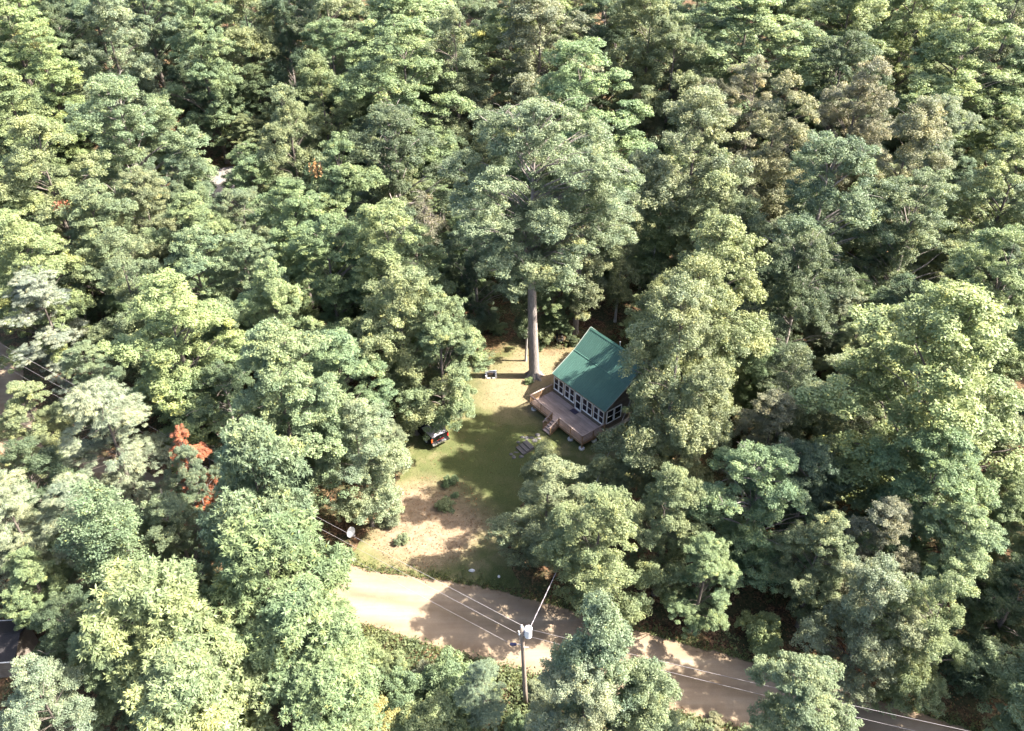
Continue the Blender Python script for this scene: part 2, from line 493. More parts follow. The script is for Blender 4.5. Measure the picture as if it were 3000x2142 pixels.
# front wall: knee wall, posts, header; windows and door fill the openings
W_SP = [(.06, .78), (.80, 1.52), (1.72, 2.44), (2.46, 3.18), (4.36, 5.06), (5.08, 5.78), (5.98, 6.68), (6.72, 7.44)]
ZS, ZT = G + .52, G + 2.08
kw = MB(); kw.box(0, 3.28, 0, .12, .55, ZS - .02); kw.box(4.26, 7.5, 0, .12, .55, ZS - .02); kw.box(3.28, 4.26, 0.02, .12, .55, G + .015)
kw.build('knee_wall', M['siding'], cabin)
MB().box(0, 7.5, -.005, .12, ZT + .02, ZE - .09).build('header', M['trim'], cabin)
for a, b in ((0, .05), (1.53, 1.71), (3.19, 3.27), (4.27, 4.35), (5.79, 5.97), (7.45, 7.5)):
    MB().box(a, b, -.012, .11, ZS - .02, ZT + .02).build('corner_post' if a in (0, 7.45) else 'wall_post', M['trim'], cabin)
def window_mesh(w, h, name='window', t=.065):
    m = MB()
    m.box(0, t, -.03, .06, 0, h); m.box(w - t, w, -.03, .06, 0, h); m.box(t, w - t, -.03, .06, 0, t); m.box(t, w - t, -.03, .06, h - t, h)
    m.box(t, w - t, -.018, .045, h * .5 - .022, h * .5 + .022)
    return m.mesh(name, M['white'])
def pane_mesh(w, h, name='pane'):
    return MB().box(0, w, .012, .03, 0, h).mesh(name, M['glass'])
WH = ZT - ZS
wm, pm = window_mesh(.70, WH), pane_mesh(.57, WH / 2 - .09)
for a, b in W_SP:
    w = link('window', wm, cabin, (a + .01, 0, ZS))
    link('pane', pm, w, (.065, 0, .066)); link('pane', pm, w, (.065, 0, WH / 2 + .023))
    MB().box(-.02, .72, -.06, -.031, -.035, .004).build('sill', M['white'], w)
# door
dm = MB(); dw, dh, t = .90, 2.03, .11
dm.box(0, t, -.045, .04, 0, dh); dm.box(dw - t, dw, -.045, .04, 0, dh); dm.box(t, dw - t, -.045, .04, 0, .16); dm.box(t, dw - t, -.045, .04, dh - t, dh); dm.box(t, dw - t, -.035, .03, .98, 1.05)
door = dm.build('door', M['white'], cabin, loc=(3.32, 0, G + .03))
MB().box(t, dw - t, 0, .02, .16, .98).build('pane', M['glass'], door)
MB().box(t, dw - t, 0, .02, 1.05, dh - t).build('pane', M['glass'], door)
hd = MB(); hd.tube([(dw - .055, -.045, 1.0), (dw - .055, -.09, 1.0)], .018); hd.tube([(dw - .055, -.09, 1.0), (dw - .16, -.09, 1.0)], .011)
hd.build('handle', M['steel'], door)
# gable walls of lapped boards
def gable_top(y):
    if y < BREAK: return ZE + (ZB - ZE) * y / BREAK - .12
    if y < RIDGE: return ZB + (ZR - ZB) * (y - BREAK) / (RIDGE - BREAK) - .16
    return ZR - (ZR - ZK) * (y - RIDGE) / (BACK - RIDGE) - .16
def span_at(z):
    Y = [0.02 + i * .02 for i in range(int((BACK - .2) / .02))]
    ok = [y for y in Y if gable_top(y) >= z]
    return (min(ok), max(ok)) if ok else None
for side in (0, 1):
    x0, x1 = (U0, U0 + .03) if side == 0 else (U1 - .03, U1)
    z = .55
    while z < ZR - .4:
        s = span_at(z + .19)
        if s and s[1] - s[0] > .1:
            tilt = .012 * (1 if side else -1)
            y0 = max(s[0], .125)
            MB().hexa([(x0, y0, z), (x1, y0, z), (x1, s[1], z), (x0, s[1], z), (x0 - tilt, y0, z + .2), (x1 - tilt, y0, z + .2), (x1 - tilt, s[1], z + .2), (x0 - tilt, s[1], z + .2)]).build('siding_board', M['siding'], cabin)
        z += .2
MB().box(U0 + .05, U1 - .05, BACK - .22, BACK - .14, .55, ZK - .1).build('back_wall', M['siding'], cabin)
# windows of the end wall beside the trees
we = window_mesh(.95, WH, 'window', .07); pe = pane_mesh(.81, WH / 2 - .095)
for y0 in (.28, 1.30):
    w = link('window', we, cabin, (U1 + .045, y0, ZS), (0, 0, R(90)))
    link('pane', pe, w, (.07, 0, .07)); link('pane', pe, w, (.07, 0, WH / 2 + .023))
# roof: single steel sheets with ribs
RU0, RU1 = -.13, 7.63
NS = 8; SWID = (RU1 - RU0) / NS
def sheet_mesh(length, name='roof_sheet'):
    prof = []
    nr = 4
    for k in range(nr):
        a = k * SWID / nr
        prof += [(a, 0), (a + SWID / nr * .36, 0), (a + SWID / nr * .44, .024), (a + SWID / nr * .56, .024), (a + SWID / nr * .64, 0)]
    prof += [(SWID - .004, 0)]
    V = []; F = []
    n = len(prof)
    for (x, h) in prof: V += [(x, 0, h), (x, length, h)]
    for (x, h) in prof: V += [(x, 0, h - .012), (x, length, h - .012)]
    for i in range(n - 1):
        F.append((2 * i, 2 * i + 2, 2 * i + 3, 2 * i + 1)); F.append((2 * n + 2 * i + 1, 2 * n + 2 * i + 3, 2 * n + 2 * i + 2, 2 * n + 2 * i))
        F.append((2 * i, 2 * n + 2 * i, 2 * n + 2 * i + 2, 2 * i + 2)); F.append((2 * i + 1, 2 * i + 3, 2 * n + 2 * i + 3, 2 * n + 2 * i + 1))
    return MB().add(V, F).mesh(name, M['roof'])
roof = empty('roof', parent=cabin)
def slope(y0, z0, y1, z1, lift=0.0):
    ln = math.hypot(y1 - y0, z1 - z0); ang = math.atan2(z1 - z0, y1 - y0)
    me = sheet_mesh(ln)
    for k in range(NS):
        link('roof_sheet', me, roof, (RU0 + k * SWID, y0, z0 + lift + .0015 * (k % 2)), (ang, 0, 0))
slope(-.12, ZE - .07, BREAK + .02, ZB + .012)
slope(BREAK - .06, ZB - .072 + .05, RIDGE - .005, ZR)
# back slope, laid from the rear eave up to the ridge
ang = math.atan2(ZR - ZK, BACK - RIDGE); ln = math.hypot(BACK + .25 - RIDGE, (ZR - ZK) * (BACK + .25 - RIDGE) / (BACK - RIDGE))
me = sheet_mesh(ln)
for k in range(NS):
    link('roof_sheet', me, roof, (RU1 - k * SWID, BACK + .25, ZR - (BACK + .25 - RIDGE) * math.tan(ang) + .0015 * (k % 2)), (ang, 0, R(180)))
rc = MB()
c1 = math.atan2(ZR - ZB, RIDGE - BREAK)
for sgn, a in ((-1, c1), (1, ang)):
    dy, dz = sgn * math.cos(a) * .24, -math.sin(a) * .24
    zt = ZR + .055
    rc.hexa([(RU0 - .03, RIDGE, zt - .012), (RU1 + .03, RIDGE, zt - .012), (RU1 + .03, RIDGE + dy, zt + dz - .012), (RU0 - .03, RIDGE + dy, zt + dz - .012), (RU0 - .03, RIDGE, zt), (RU1 + .03, RIDGE, zt), (RU1 + .03, RIDGE + dy, zt + dz), (RU0 - .03, RIDGE + dy, zt + dz)])
rc.build('ridge_cap', M['roofcap'], roof)
fl = MB(); fl.bar((RU0, BREAK - .075, ZB + .0), (RU1, BREAK - .075, ZB + .0), .06, .012); fl.build('flashing', M['roofcap'], roof)
for x in (RU0 - .02, RU1 + .02):
    rk = MB(); P = [(x, -.12, ZE - .06), (x, BREAK, ZB + .02), (x, RIDGE, ZR + .04), (x, BACK + .25, ZR - (BACK + .25 - RIDGE) * math.tan(ang) + .03)]
    for a, b in zip(P, P[1:]): rk.bar(a, b, .03, .13)
    rk.build('rake_trim', M['flash'], roof)
MB().box(RU0 + .01, RU1 - .01, -.118, -.09, ZE - .20, ZE - .09).build('fascia', M['trim'], roof)
vp = MB(); vp.lathe([(.03, 6.0), (.03, 6.92), (.07, 6.92), (.075, 6.97), (.04, 7.02), (.005, 7.03)], 12, (3.85, RIDGE + .28)); vp.build('vent_pipe', M['white'], roof)
fp = MB(); fp.lathe([(.08, 5.6), (.08, 6.55), (.14, 6.57), (.14, 6.61), (.09, 6.63), (.09, 6.68), (.15, 6.70), (.05, 6.77), (.005, 6.78)], 14, (4.95, RIDGE + .55)); fp.build('flue', M['steel'], roof)
ml = MB(); ml.lathe([(.05, 0), (.07, .05), (.05, .11), (.005, .12)], 10); ml.build('porch_lamp', M['white'], cabin, loc=(-.08, .05, ZE - .18))

# ------------------------------------------------------------------ deck (same local axes as the cabin)
deck = empty('deck', (CAB[0], CAB[1], 0), -TH)
tag(deck, 'raised timber deck with slatted railing and stairs along the cabin front', 'deck')
DU0, DU1, DV = -.16, 7.72, 2.97
nb = 21; bw = DV / nb
pl = MB().box(0, DU1 - DU0, -bw + .008, 0, -.032, 0).mesh('plank', M['deckwood'])
for k in range(nb):
    link('plank', pl, deck, (DU0, -.006 - k * bw, G + rnd.uniform(-.003, .003)))
for (a, b, nm) in (((DU0, -.03, 0), (DU0, -DV, 0), 'rim_joist'), ((DU1, -.03, 0), (DU1, -DV, 0), 'rim_joist'), ((DU0, -DV + .03, 0), (DU1, -DV + .03, 0), 'rim_joist')):
    MB().bar((a[0], a[1], G - .165), (b[0], b[1], G - .165), .045, .235).build(nm, M['railwood'], deck)
for k in range(12):
    u = DU0 + .5 + k * .62
    MB().box(u, u + .045, -DV + .08, -.05, G - .27, G - .04).build('joist', M['railwood'], deck)
RH = G + .91
post_m = MB().box(-.045, .045, -.045, .045, -.2, .88).mesh('rail_post', M['railwood'])
for (u, v) in ((DU0 + .02, DV - .02), (DU1 - .02, DV - .02), (3.24, DV - .02), (4.29, DV - .02), (1.55, DV - .02), (6.0, DV - .02), (DU0 + .02, 1.5), (DU1 - .02, 1.5), (DU0 + .02, .08), (DU1 - .02, .08)):
    link('rail_post', post_m, deck, (u, -v, G))
bal_m = MB().box(-.018, .018, -.018, .018, 0, .76).mesh('baluster', M['railwood'])
def rail(a, b):
    (u0, v0), (u1, v1) = a, b
    MB().bar((u0, -v0, RH), (u1, -v1, RH), .14, .038).build('rail_cap', M['capwood'], deck)
    MB().bar((u0, -v0, G + .10), (u1, -v1, G + .10), .045, .07).build('bottom_rail', M['railwood'], deck)
    MB().bar((u0, -v0, RH - .055), (u1, -v1, RH - .055), .04, .07).build('top_rail', M['railwood'], deck)
    n = max(2, int(math.hypot(u1 - u0, v1 - v0) / .145))
    for k in range(n):
        t = (k + .5) / n
        link('baluster', bal_m, deck, (u0 + (u1 - u0) * t, -(v0 + (v1 - v0) * t), G + .12))
rail((DU0 + .02, .05), (DU0 + .02, DV - .09)); rail((DU0 - .05, DV - .02), (3.29, DV - .02)); rail((4.24, DV - .02), (DU1 + .05, DV - .02)); rail((DU1 - .02, DV - .09), (DU1 - .02, .05))
# stairs
run, rise, ns = .285, .162, 5
for k in range(ns - 1):
    v = DV + .02 + k * run
    tr = MB(); z = G - (k + 1) * rise
    tr.box(3.26, 4.27, -(v + run + .02), -v, z - .035, z); tr.build('stair_tread', M['deckwood'], deck)
    MB().box(3.27, 4.26, -(v + .02), -(v + .004), z + .002, z + rise - .036).build('stair_riser', M['deckwood'], deck)
ve = DV + .02 + (ns - 1) * run
for u in (3.235, 4.295):
    MB().bar((u, -(DV - .02), G - .14), (u, -ve, .06), .04, .26).build('stringer', M['railwood'], deck)
    MB().box(u - .045, u + .045, -(ve - .05), -(ve - .14), 0, .98).build('rail_post', M['railwood'], deck)
    MB().bar((u, -(DV - .02), RH + .0), (u, -(ve - .02), 1.0), .12, .038).build('rail_cap', M['capwood'], deck)
    MB().bar((u, -(DV + .02), G + .12), (u, -(ve - .1), .24), .04, .06).build('bottom_rail', M['railwood'], deck)
    for k in range(9):
        t = (k + .6) / 9.4
        zt = RH + (1.0 - RH) * t - .02
        b_ = link('baluster', bal_m, deck, (u, -(DV + (ve - DV) * t), zt - .76))
ft = MB().lathe([(.30, 0), (.30, .12), (.27, .16)], 18).mesh('footing', M['concrete'])
sp = MB().box(-.06, .06, -.06, .06, .14, G - .27).mesh('support_post', M['railwood'])
for (u, v) in ((.22, DV - .22), (2.35, DV - .25), (5.98, DV - .12), (DU1 - .08, DV - .08), (.2, 1.2), (DU1 - .2, 1.2), (3.9, 1.3)):
    link('footing', ft, deck, (u, -v, 0)); link('support_post', sp, deck, (u, -v, 0))
mt = MB().box(-.42, .42, -.28, .28, 0, .016).build('doormat', M['mat'], None, .004, loc=cab_pt(3.72, -.42, G + .004), rot=(0, 0, -TH))
tag(mt, 'dark purple doormat lying on the deck at the glass door', 'doormat')

# ------------------------------------------------------------------ garden steps and flat stones
steps = empty('garden_steps', (1.25, 59.3, 0), math.atan2(-.97, .68))
tag(steps, 'three weathered grey timber steps set in the lawn below the deck stairs', 'steps')
for k, (off, z) in enumerate(((.40, .36), (-.02, .25), (-.45, .14))):
    MB().box(-.62 + .02 * k, .62 + .03 * k, off - .25, off + .25, 0.0, z).build('step', M['greywood'], steps, .015)
STN = [(.99, 60.96, .22, 'flat grey stone left of the timber steps, farthest up the lawn'), (1.41, 60.8, .24, 'flat grey stone just above the top timber step'), (1.94, 60.85, .27, 'pinkish flat stone between the timber steps and the deck stairs'),
       (2.22, 60.45, .26, 'dark flat stone beside the top timber step'), (2.52, 61.25, .28, 'flat stone at the foot of the deck stairs, farther up'), (2.62, 60.72, .22, 'flat stone at the foot of the deck stairs, nearer the timber steps'),
       (.42, 58.75, .24, 'rounded grey stone below the lowest timber step, middle one'), (.92, 58.2, .24, 'rounded grey stone below the lowest timber step, rightmost one'), (-.05, 58.5, .2, 'reddish stone leftmost below the lowest timber step'),
       (.20, 58.1, .23, 'grey stone lying lowest below the timber steps'), (.62, 60.2, .26, 'dark rough stone left of the middle timber step')]
def blob(name, r, flat, m, seed, parent=None, loc=(0, 0, 0), sub=2):
    bm = bmesh.new(); bmesh.ops.create_icosphere(bm, subdivisions=sub, radius=1.0)
    q = random.Random(seed); ph = [q.uniform(0, 6) for _ in range(6)]
    for v in bm.verts:
        x, y, z = v.co
        k = 1 + .16 * math.sin(2.3 * x + ph[0]) + .13 * math.sin(3.1 * y + ph[1]) + .1 * math.sin(4.0 * z + ph[2]) + q.uniform(-.05, .05)
        v.co = (x * r * k, y * r * k * (.75 + .3 * math.sin(ph[3])), z * r * flat * k)
    me = bpy.data.meshes.new(name); bm.to_mesh(me); bm.free(); me.materials.append(m)
    return link(name, me, parent, loc)
for k, (x, y, r, lb) in enumerate(STN):
    tag(blob('flat_stone', r, .32, M['stone'], k + 3, loc=(x, y, .03)), lb, 'stone', 'flat stones round the timber steps')
tag(blob('boulder', .24, .75, M['rock'], 31, loc=(-3.32, 44.45, .1)), 'white rock in the shaded grass at the driveway mouth', 'rock')
tag(blob('boulder', .12, .7, M['rock'], 33, loc=(-1.05, 43.9, .05)), 'small pale rock right of the white driveway rock', 'rock')

# ------------------------------------------------------------------ fire pit of pale blocks
pit = empty('fire_pit', (-2.25, 70.75, 0), R(4))
tag(pit, 'square open fire pit of pale concrete blocks on the lawn', 'fire pit')
def blk(x0, x1, y0, y1, z0, z1):
    MB().box(x0 + .006, x1 - .006, y0 + .004, y1 - .004, z0 + .004, z1 - .004).build('block', M['block'], pit, .012)
for c in range(2):
    z0, z1 = c * .2, c * .2 + .2
    for k in range(3):
        s = .2 if c else 0
        blk(-.62 + k * .413, -.62 + (k + 1) * .413, .36, .58, z0, z1)
    for k in range(2):
        blk(-.62, -.42, -.42 + k * .39, -.03 + k * .39, z0, z1)
        blk(.42, .62, -.42 + k * .39, -.03 + k * .39, z0, z1)
blk(-.42, -.09, -.46, -.30, 0, .14); blk(.10, .42, -.46, -.30, 0, .14)
MB().box(-.40, .40, .10, .355, .01, .2).build('hearth', M['stone'], pit)
blob('ash_heap', .33, .3, M['straw'], 5, pit, (0, .2, .2))

# ------------------------------------------------------------------ slatted garden chair near the oak
ch = empty('garden_chair', (5.42, 77.2, 0), R(8))
tag(ch, 'weathered grey slatted wooden chair in the shade behind the giant oak', 'chair')
for k in range(6):
    MB().bar((-.30, -.34 + k * .11, .34 - k * .018), (.30, -.34 + k * .11, .34 - k * .018), .095, .022).build('seat_slat', M['greywood'], ch)
for k in range(5):
    x = -.26 + k * .13
    MB().bar((x, .24, .30), (x, .52, .98 + .04 * (2 - abs(k - 2))), .115, .02, (0, -1, .4)).build('back_slat', M['black'], ch)
for s in (-1, 1):
    MB().box(s * .33 - .02, s * .33 + .02, -.36, -.28, 0, .55).build('leg', M['greywood'], ch)
    MB().bar((s * .33, -.36, .30), (s * .33, .62, .03), .035, .10).build('leg', M['greywood'], ch)
    MB().box(s * .33 - .07, s * .33 + .07, -.42, .36, .55, .575).build('armrest', M['greywood'], ch)

# ------------------------------------------------------------------ pickup truck
trk = empty('pickup_truck', (-6.91, 59.77, 0), math.atan2(1.03, 1.38))      # local x across, y forward, origin at the tailgate foot
tag(trk, 'black pickup with grey folding bed cover parked under the trees beside the lawn', 'pickup')
TW, TL = .97, 5.5
body = MB()
side = [(0, .55), (0, 1.28), (1.95, 1.30), (2.02, 1.34), (4.05, 1.34), (4.2, 1.27), (5.25, 1.14), (5.45, 1.0), (5.48, .55), (5.1, .42), (.3, .42)]
n = len(side)
body.add([(-TW, y, z) for y, z in side] + [(TW, y, z) for y, z in side], [tuple(range(n)), tuple(range(n, 2 * n))[::-1]] + [(i, (i + 1) % n, n + (i + 1) % n, n + i) for i in range(n)])
body.build('body', M['black'], trk, .05)
cabm = MB(); lo = [(-.93, 2.0), (.93, 2.0), (.93, 4.15), (-.93, 4.15)]; hi = [(-.74, 2.25), (.74, 2.25), (.74, 3.45), (-.74, 3.45)]
cabm.add([(x, y, 1.33) for x, y in lo] + [(x, y, 1.88) for x, y in hi], [(3, 2, 1, 0), (4, 5, 6, 7), (0, 1, 5, 4), (1, 2, 6, 5), (2, 3, 7, 6), (3, 0, 4, 7)])
cabm.build('cab', M['black'], trk, .05)
def cabglass(a, b, c, d, nm):
    P = [np.array(p, float) for p in (a, b, c, d)]
    nrm = np.cross(P[1] - P[0], P[3] - P[0]); nrm /= np.linalg.norm(nrm)
    MB().hexa([p - nrm * .01 for p in P] + [p + nrm * .012 for p in P]).build(nm, M['glass'], trk)
cabglass((-.72, 2.05, 1.42), (.72, 2.05, 1.42), (.64, 2.21, 1.80), (-.64, 2.21, 1.80), 'rear_window')
cabglass((.76, 4.02, 1.42), (-.76, 4.02, 1.42), (-.64, 3.53, 1.80), (.64, 3.53, 1.80), 'windshield')
for s in (-1, 1):
    cabglass((s * .905, 2.25, 1.42), (s * .905, 3.75, 1.42), (s * .775, 3.4, 1.80), (s * .775, 2.35, 1.80), 'side_window')
    MB().box(s * 1.0 - .1, s * 1.0 + .1, 3.6, 3.72, 1.32, 1.5).build('mirror', M['black'], trk, .02)
    MB().box(s * .90 - .075, s * .90 + .075, -.03, .05, .78, 1.2).build('tail_light', M['orange' if s < 0 else 'red'], trk, .015)
    for y in (1.05, 4.55):
        wl = MB(); wl.tube([(s * .74, y, .39), (s * .99, y, .39)], .39, 24); w = wl.build('wheel', M['rubber'], trk, .03)
        MB().tube([(s * .97, y, .39), (s * 1.0, y, .39)], .24, 16).build('rim', M['steel'], w)
for k in range(4):
    MB().box(-.86, .86, .03 + k * .475, .475 + k * .475, 1.31, 1.35).build('bed_cover_panel', M['vinyl'], trk, .012)
MB().box(-.80, .80, -.035, .02, .62, 1.25).build('tailgate', M['black'], trk, .012)
MB().box(-.36, .42, -.05, -.036, .80, .88).build('tailgate_stripe', M['red'], trk)
MB().box(-.05, .10, -.05, -.036, 1.06, 1.14).build('tailgate_handle', M['steel'], trk)
MB().box(-.95, .55, -.24, -.03, .47, .64).build('rear_bumper', M['chrome'], trk, .03)
MB().box(.55, .95, -.235, -.03, .47, .63).build('bumper_end', M['black'], trk, .03)
MB().box(-.95, .95, 5.4, 5.56, .45, .66).build('front_bumper', M['chrome'], trk, .03)

# ------------------------------------------------------------------ utility pole and lines
PX, PY = .98, 32.55
up = empty('utility_pole', (PX, PY, 0))
tag(up, 'wooden utility pole with grey transformer standing at the road edge', 'utility pole')
LX = -.36
def polex(z): return LX * z / 9.0
MB().tube([(polex(z), 0, z) for z in (0, 2, 4, 6, 8, 9.05)], [.17, .16, .15, .138, .125, .118], 14).build('shaft', M['pole'], up, smooth=True)
tf = MB(); tf.lathe([(.20, 8.02), (.235, 8.06), (.235, 8.78), (.255, 8.79), (.255, 8.85), (.17, 8.91), (.005, 8.93)], 18, (polex(8.4) + .40, .03)); tf.build('transformer', M['can'], up)
for dx, dy in ((.34, .1), (.46, -.05)):
    MB().lathe([(.035, 8.88), (.05, 8.92), (.03, 8.96), (.05, 9.0), (.03, 9.04), (.02, 9.12)], 10, (polex(8.4) + dx, dy)).build('bushing', M['porcelain'], up)
br = MB(); br.box(polex(8.3) + .08, polex(8.3) + .22, -.08, .1, 8.2, 8.27); br.box(polex(8.3) + .08, polex(8.3) + .22, -.08, .1, 8.6, 8.67); br.build('bracket', M['steel'], up)
MB().lathe([(.05, 9.04), (.07, 9.08), (.045, 9.13), (.065, 9.18), (.03, 9.24)], 10, (polex(9.05), 0)).build('pin_insulator', M['white'], up)
MB().lathe([(.04, 8.22), (.06, 8.26), (.06, 8.34), (.04, 8.38)], 10, (polex(8.3) - .17, -.02)).build('spool_insulator', M['white'], up)
cu = MB(); cu.tube([(polex(8.6) - .14, -.12, 8.45), (polex(8.6) - .22, -.16, 8.85)], .035, 8); cu.build('fuse_cutout', M['white'], up)
la = MB(); la.tube([(polex(7.2), 0, 7.15), (polex(7.2) - .25, 0, 7.2), (polex(7.2) - .48, -.02, 7.24)], .022, 8); la.build('lamp_arm', M['steel'], up)
lh = MB(); lh.tube([(polex(7.2) - .40, -.02, 7.24), (polex(7.2) - .45, -.02, 7.25), (polex(7.2) - .78, -.04, 7.27), (polex(7.2) - .84, -.04, 7.27)], [.05, .105, .115, .07], 12); lh.build('lamp_head', M['blue'], up)
ts = MB(); ts.tube([(polex(8.2) - .13, -.02, 8.2), (polex(7.3) - .22, -.02, 7.25)], .008, 6); ts.tube([(polex(7.1), -.1, 7.05), (polex(7.1) + .42, -.12, 7.07)], .018, 6); ts.build('tie_rod', M['steel'], up)
cb = MB(); cb.tube([(polex(z) - .10 - .02 * (z < 4), -.10, z) for z in (.1, 3, 6.5, 8.1)], .016, 6); cb.build('ground_wire', M['wire'], up)
def line(name, a, b, sag, r, label, twist=False):
    m = MB(); a = np.array(a, float); b = np.array(b, float); k = 26
    P = [a + (b - a) * t - np.array((0, 0, sag * 4 * t * (1 - t))) for t in [i / k for i in range(k + 1)]]
    m.tube(P, r, 6)
    o = m.build(name, M['wire'], None, smooth=True)
    return tag(o, label, 'power line', 'overhead lines along the road')
t0 = (PX + polex(9.1), PY, 9.22); t1 = (PX + polex(8.3) - .17, PY - .02, 8.3); t2 = (PX + polex(7.2) - .8, PY - .04, 7.35)
line('power_line', t0, (-78, 83.5, 9.6), .75, .009, 'upper wire running from the pole top away to the left')
line('power_line', t1, (-78, 83.0, 8.5), .75, .009, 'second wire running from the pole away to the left')
line('power_line', t2, (-78, 82.6, 7.4), .8, .007, 'thin lowest wire running from the pole lamp to the left')
line('power_line', (PX + polex(8.6) + .12, PY, 8.95), (46, 20.6, 9.2), .5, .009, 'upper wire running from the transformer down to the right')
line('power_line', (PX + polex(8.2) + .1, PY, 8.2), (46, 20.2, 8.4), .55, .009, 'second wire running from the pole down to the right')
drop_end = cab_pt(7.6, 4.6, 6.0)
pa = np.array((PX + polex(8.6) + .5, PY + .1, 8.75)); pb = np.array(drop_end)
dr = MB()
for s in (0, 1):
    pts = []
    for i in range(121):
        t = i / 120; c = pa + (pb - pa) * t - np.array((0, 0, .9 * 4 * t * (1 - t)))
        a = i * 1.3 + s * math.pi
        pts.append(c + np.array((math.cos(a), 0, math.sin(a))) * .022)
    dr.tube(pts, .009, 5)
tag(dr.build('service_cable', M['vinyl']), 'twisted service cable rising from the transformer towards the cabin trees', 'power line')

# ------------------------------------------------------------------ sheds
sz = gz(-41.5, 111)
sh = empty('grey_roofed_shed', (-41.6, 110.5, sz), math.atan2(1.6, 2.6))
tag(sh, 'small shed with pale grey roof half hidden in the upper left woods', 'shed')
MB().box(-2.6, 2.6, -3.2, 3.2, -.6, 2.5).build('wall', M['siding'], sh)
rf = MB(); rf.hexa([(-3.0, -3.7, 2.35), (3.0, -3.7, 2.35), (3.0, 3.7, 3.05), (-3.0, 3.7, 3.05), (-3.0, -3.7, 2.5), (3.0, -3.7, 2.5), (3.0, 3.7, 3.2), (-3.0, 3.7, 3.2)])
rf = rf.build('roof', M['greyroof'], sh)
MB().box(-3.03, 3.03, 3.7, 3.75, 2.98, 3.25).build('fascia', M['mat'], rf)
MB().box(-.5, .5, -3.26, -3.2, -.5, 1.6).build('door', M['trim'], sh)
ds = empty('dark_shed', (-38.2, 36.2, 0), R(4))
tag(ds, 'dark shed corner with white roof edges at the left border, low in the photo', 'shed')
MB().box(-2.6, 2.6, -1.5, 1.5, 0, 2.2).build('wall', M['siding'], ds)
for s in (-1, 1):
    r_ = MB().hexa([(-2.9, 0, 3.0), (2.9, 0, 3.0), (2.9, s * 1.8, 2.15), (-2.9, s * 1.8, 2.15), (-2.9, 0, 3.06), (2.9, 0, 3.06), (2.9, s * 1.8, 2.21), (-2.9, s * 1.8, 2.21)]).build('roof_slope', M['darkroof'], ds)
    MB().bar((-2.92, s * 1.81, 2.19), (2.92, s * 1.81, 2.19), .03, .1).build('drip_edge', M['white'], r_)
MB().bar((-2.92, 0, 3.075), (2.92, 0, 3.075), .14, .03).build('ridge_board', M['darkroof'], ds)

dish = empty('satellite_dish', (-13.72, 48.15, 0), R(-35))
tag(dish, 'white oval dish on a short post in the leaf litter beside the wires', 'dish')
dd = MB(); dd.lathe([(.02, -.14), (.2, -.11), (.36, -.04), (.45, .05), (.46, .06), (.36, -.02), (.2, -.085), (.02, -.12)], 22)
dd.build('reflector', M['white'], dish, smooth=True, loc=(0, 0, .62), rot=(0, R(72), 0))
MB().tube([(-.12, 0, 0), (-.12, 0, .62)], .03, 8).build('mast', M['steel'], dish)
MB().tube([(0, 0, .25), (.42, 0, .5)], .015, 6).build('feed_arm', M['steel'], dish)
MB().box(.38, .48, -.05, .05, .46, .56).build('feed_horn', M['vinyl'], dish)

# ------------------------------------------------------------------ trees
rng = np.random.default_rng(11)
def unit(v): return v / (np.linalg.norm(v, axis=-1, keepdims=True) + 1e-9)
def leaf_mesh(name, pos, nrm, axis, Ls, Ws, tint, mats, tri=False):
    """leaves: pos centre, nrm face normal, axis preferred long direction; fine ones are single pointed faces"""
    n = len(pos); c = 3 if tri else 4
    a = unit(axis - nrm * np.sum(axis * nrm, 1, keepdims=True)); b = np.cross(nrm, a)
    V = np.empty((n, c, 3), np.float32)
    if tri:
        V[:, 0] = pos - a * (Ls / 2)[:, None] + b * (Ws / 2)[:, None]; V[:, 1] = pos - a * (Ls / 2)[:, None] - b * (Ws / 2)[:, None]; V[:, 2] = pos + a * (Ls / 2)[:, None]
    else:
      V[:, 0] = pos - a * (Ls / 2)[:, None]; V[:, 2] = pos + a * (Ls / 2)[:, None]
      V[:, 1] = pos + b * (Ws / 2)[:, None] - nrm * (Ws * .12)[:, None]; V[:, 3] = pos - b * (Ws / 2)[:, None] - nrm * (Ws * .12)[:, None]
    me = bpy.data.meshes.new(name)
    me.vertices.add(c * n); me.vertices.foreach_set('co', V.ravel())
    me.loops.add(c * n); me.loops.foreach_set('vertex_index', np.arange(c * n, dtype=np.int32))
    me.polygons.add(n); me.polygons.foreach_set('loop_start', np.arange(0, c * n, c, dtype=np.int32))
    at = me.attributes.new('tint', 'FLOAT', 'FACE'); at.data.foreach_set('value', tint.astype(np.float32))
    me.materials.append(mats)
    me.update(calc_edges=True)
    return me

def limb_tube(mb, a, b, r0, r1, n=5, k=4, lift=.12, wob=.1):
    a = np.array(a, float); b = np.array(b, float); d = np.linalg.norm(b - a)
    P = []
    for i in range(k + 1):
        t = i / k
        p = a + (b - a) * t + np.array((0, 0, lift * d * math.sin(math.pi * t)))
        if 0 < i < k: p = p + rng.normal(0, wob * d * .12, 3)
        P.append(p)
    mb.tube(P, [r0 + (r1 - r0) * i / k for i in range(k + 1)], n, cap=False)

def profile(shape, t):
    if shape == 'oval': return math.sin(math.pi * min(1, (t * .93 + .07)) ** .85) ** .62
    if shape == 'round': return max(0.0, 1 - (2 * t - .92) ** 2) ** .5 if abs(2 * t - .92) < 1 else .12
    if shape == 'cone': return max(.08, (1 - t) ** .85 * (1 if t > .12 else .6 + t * 3))
    if shape == 'column': return max(.1, math.sin(math.pi * (t * .9 + .06)) ** .45 * (1 - .35 * t))
    return 1.0

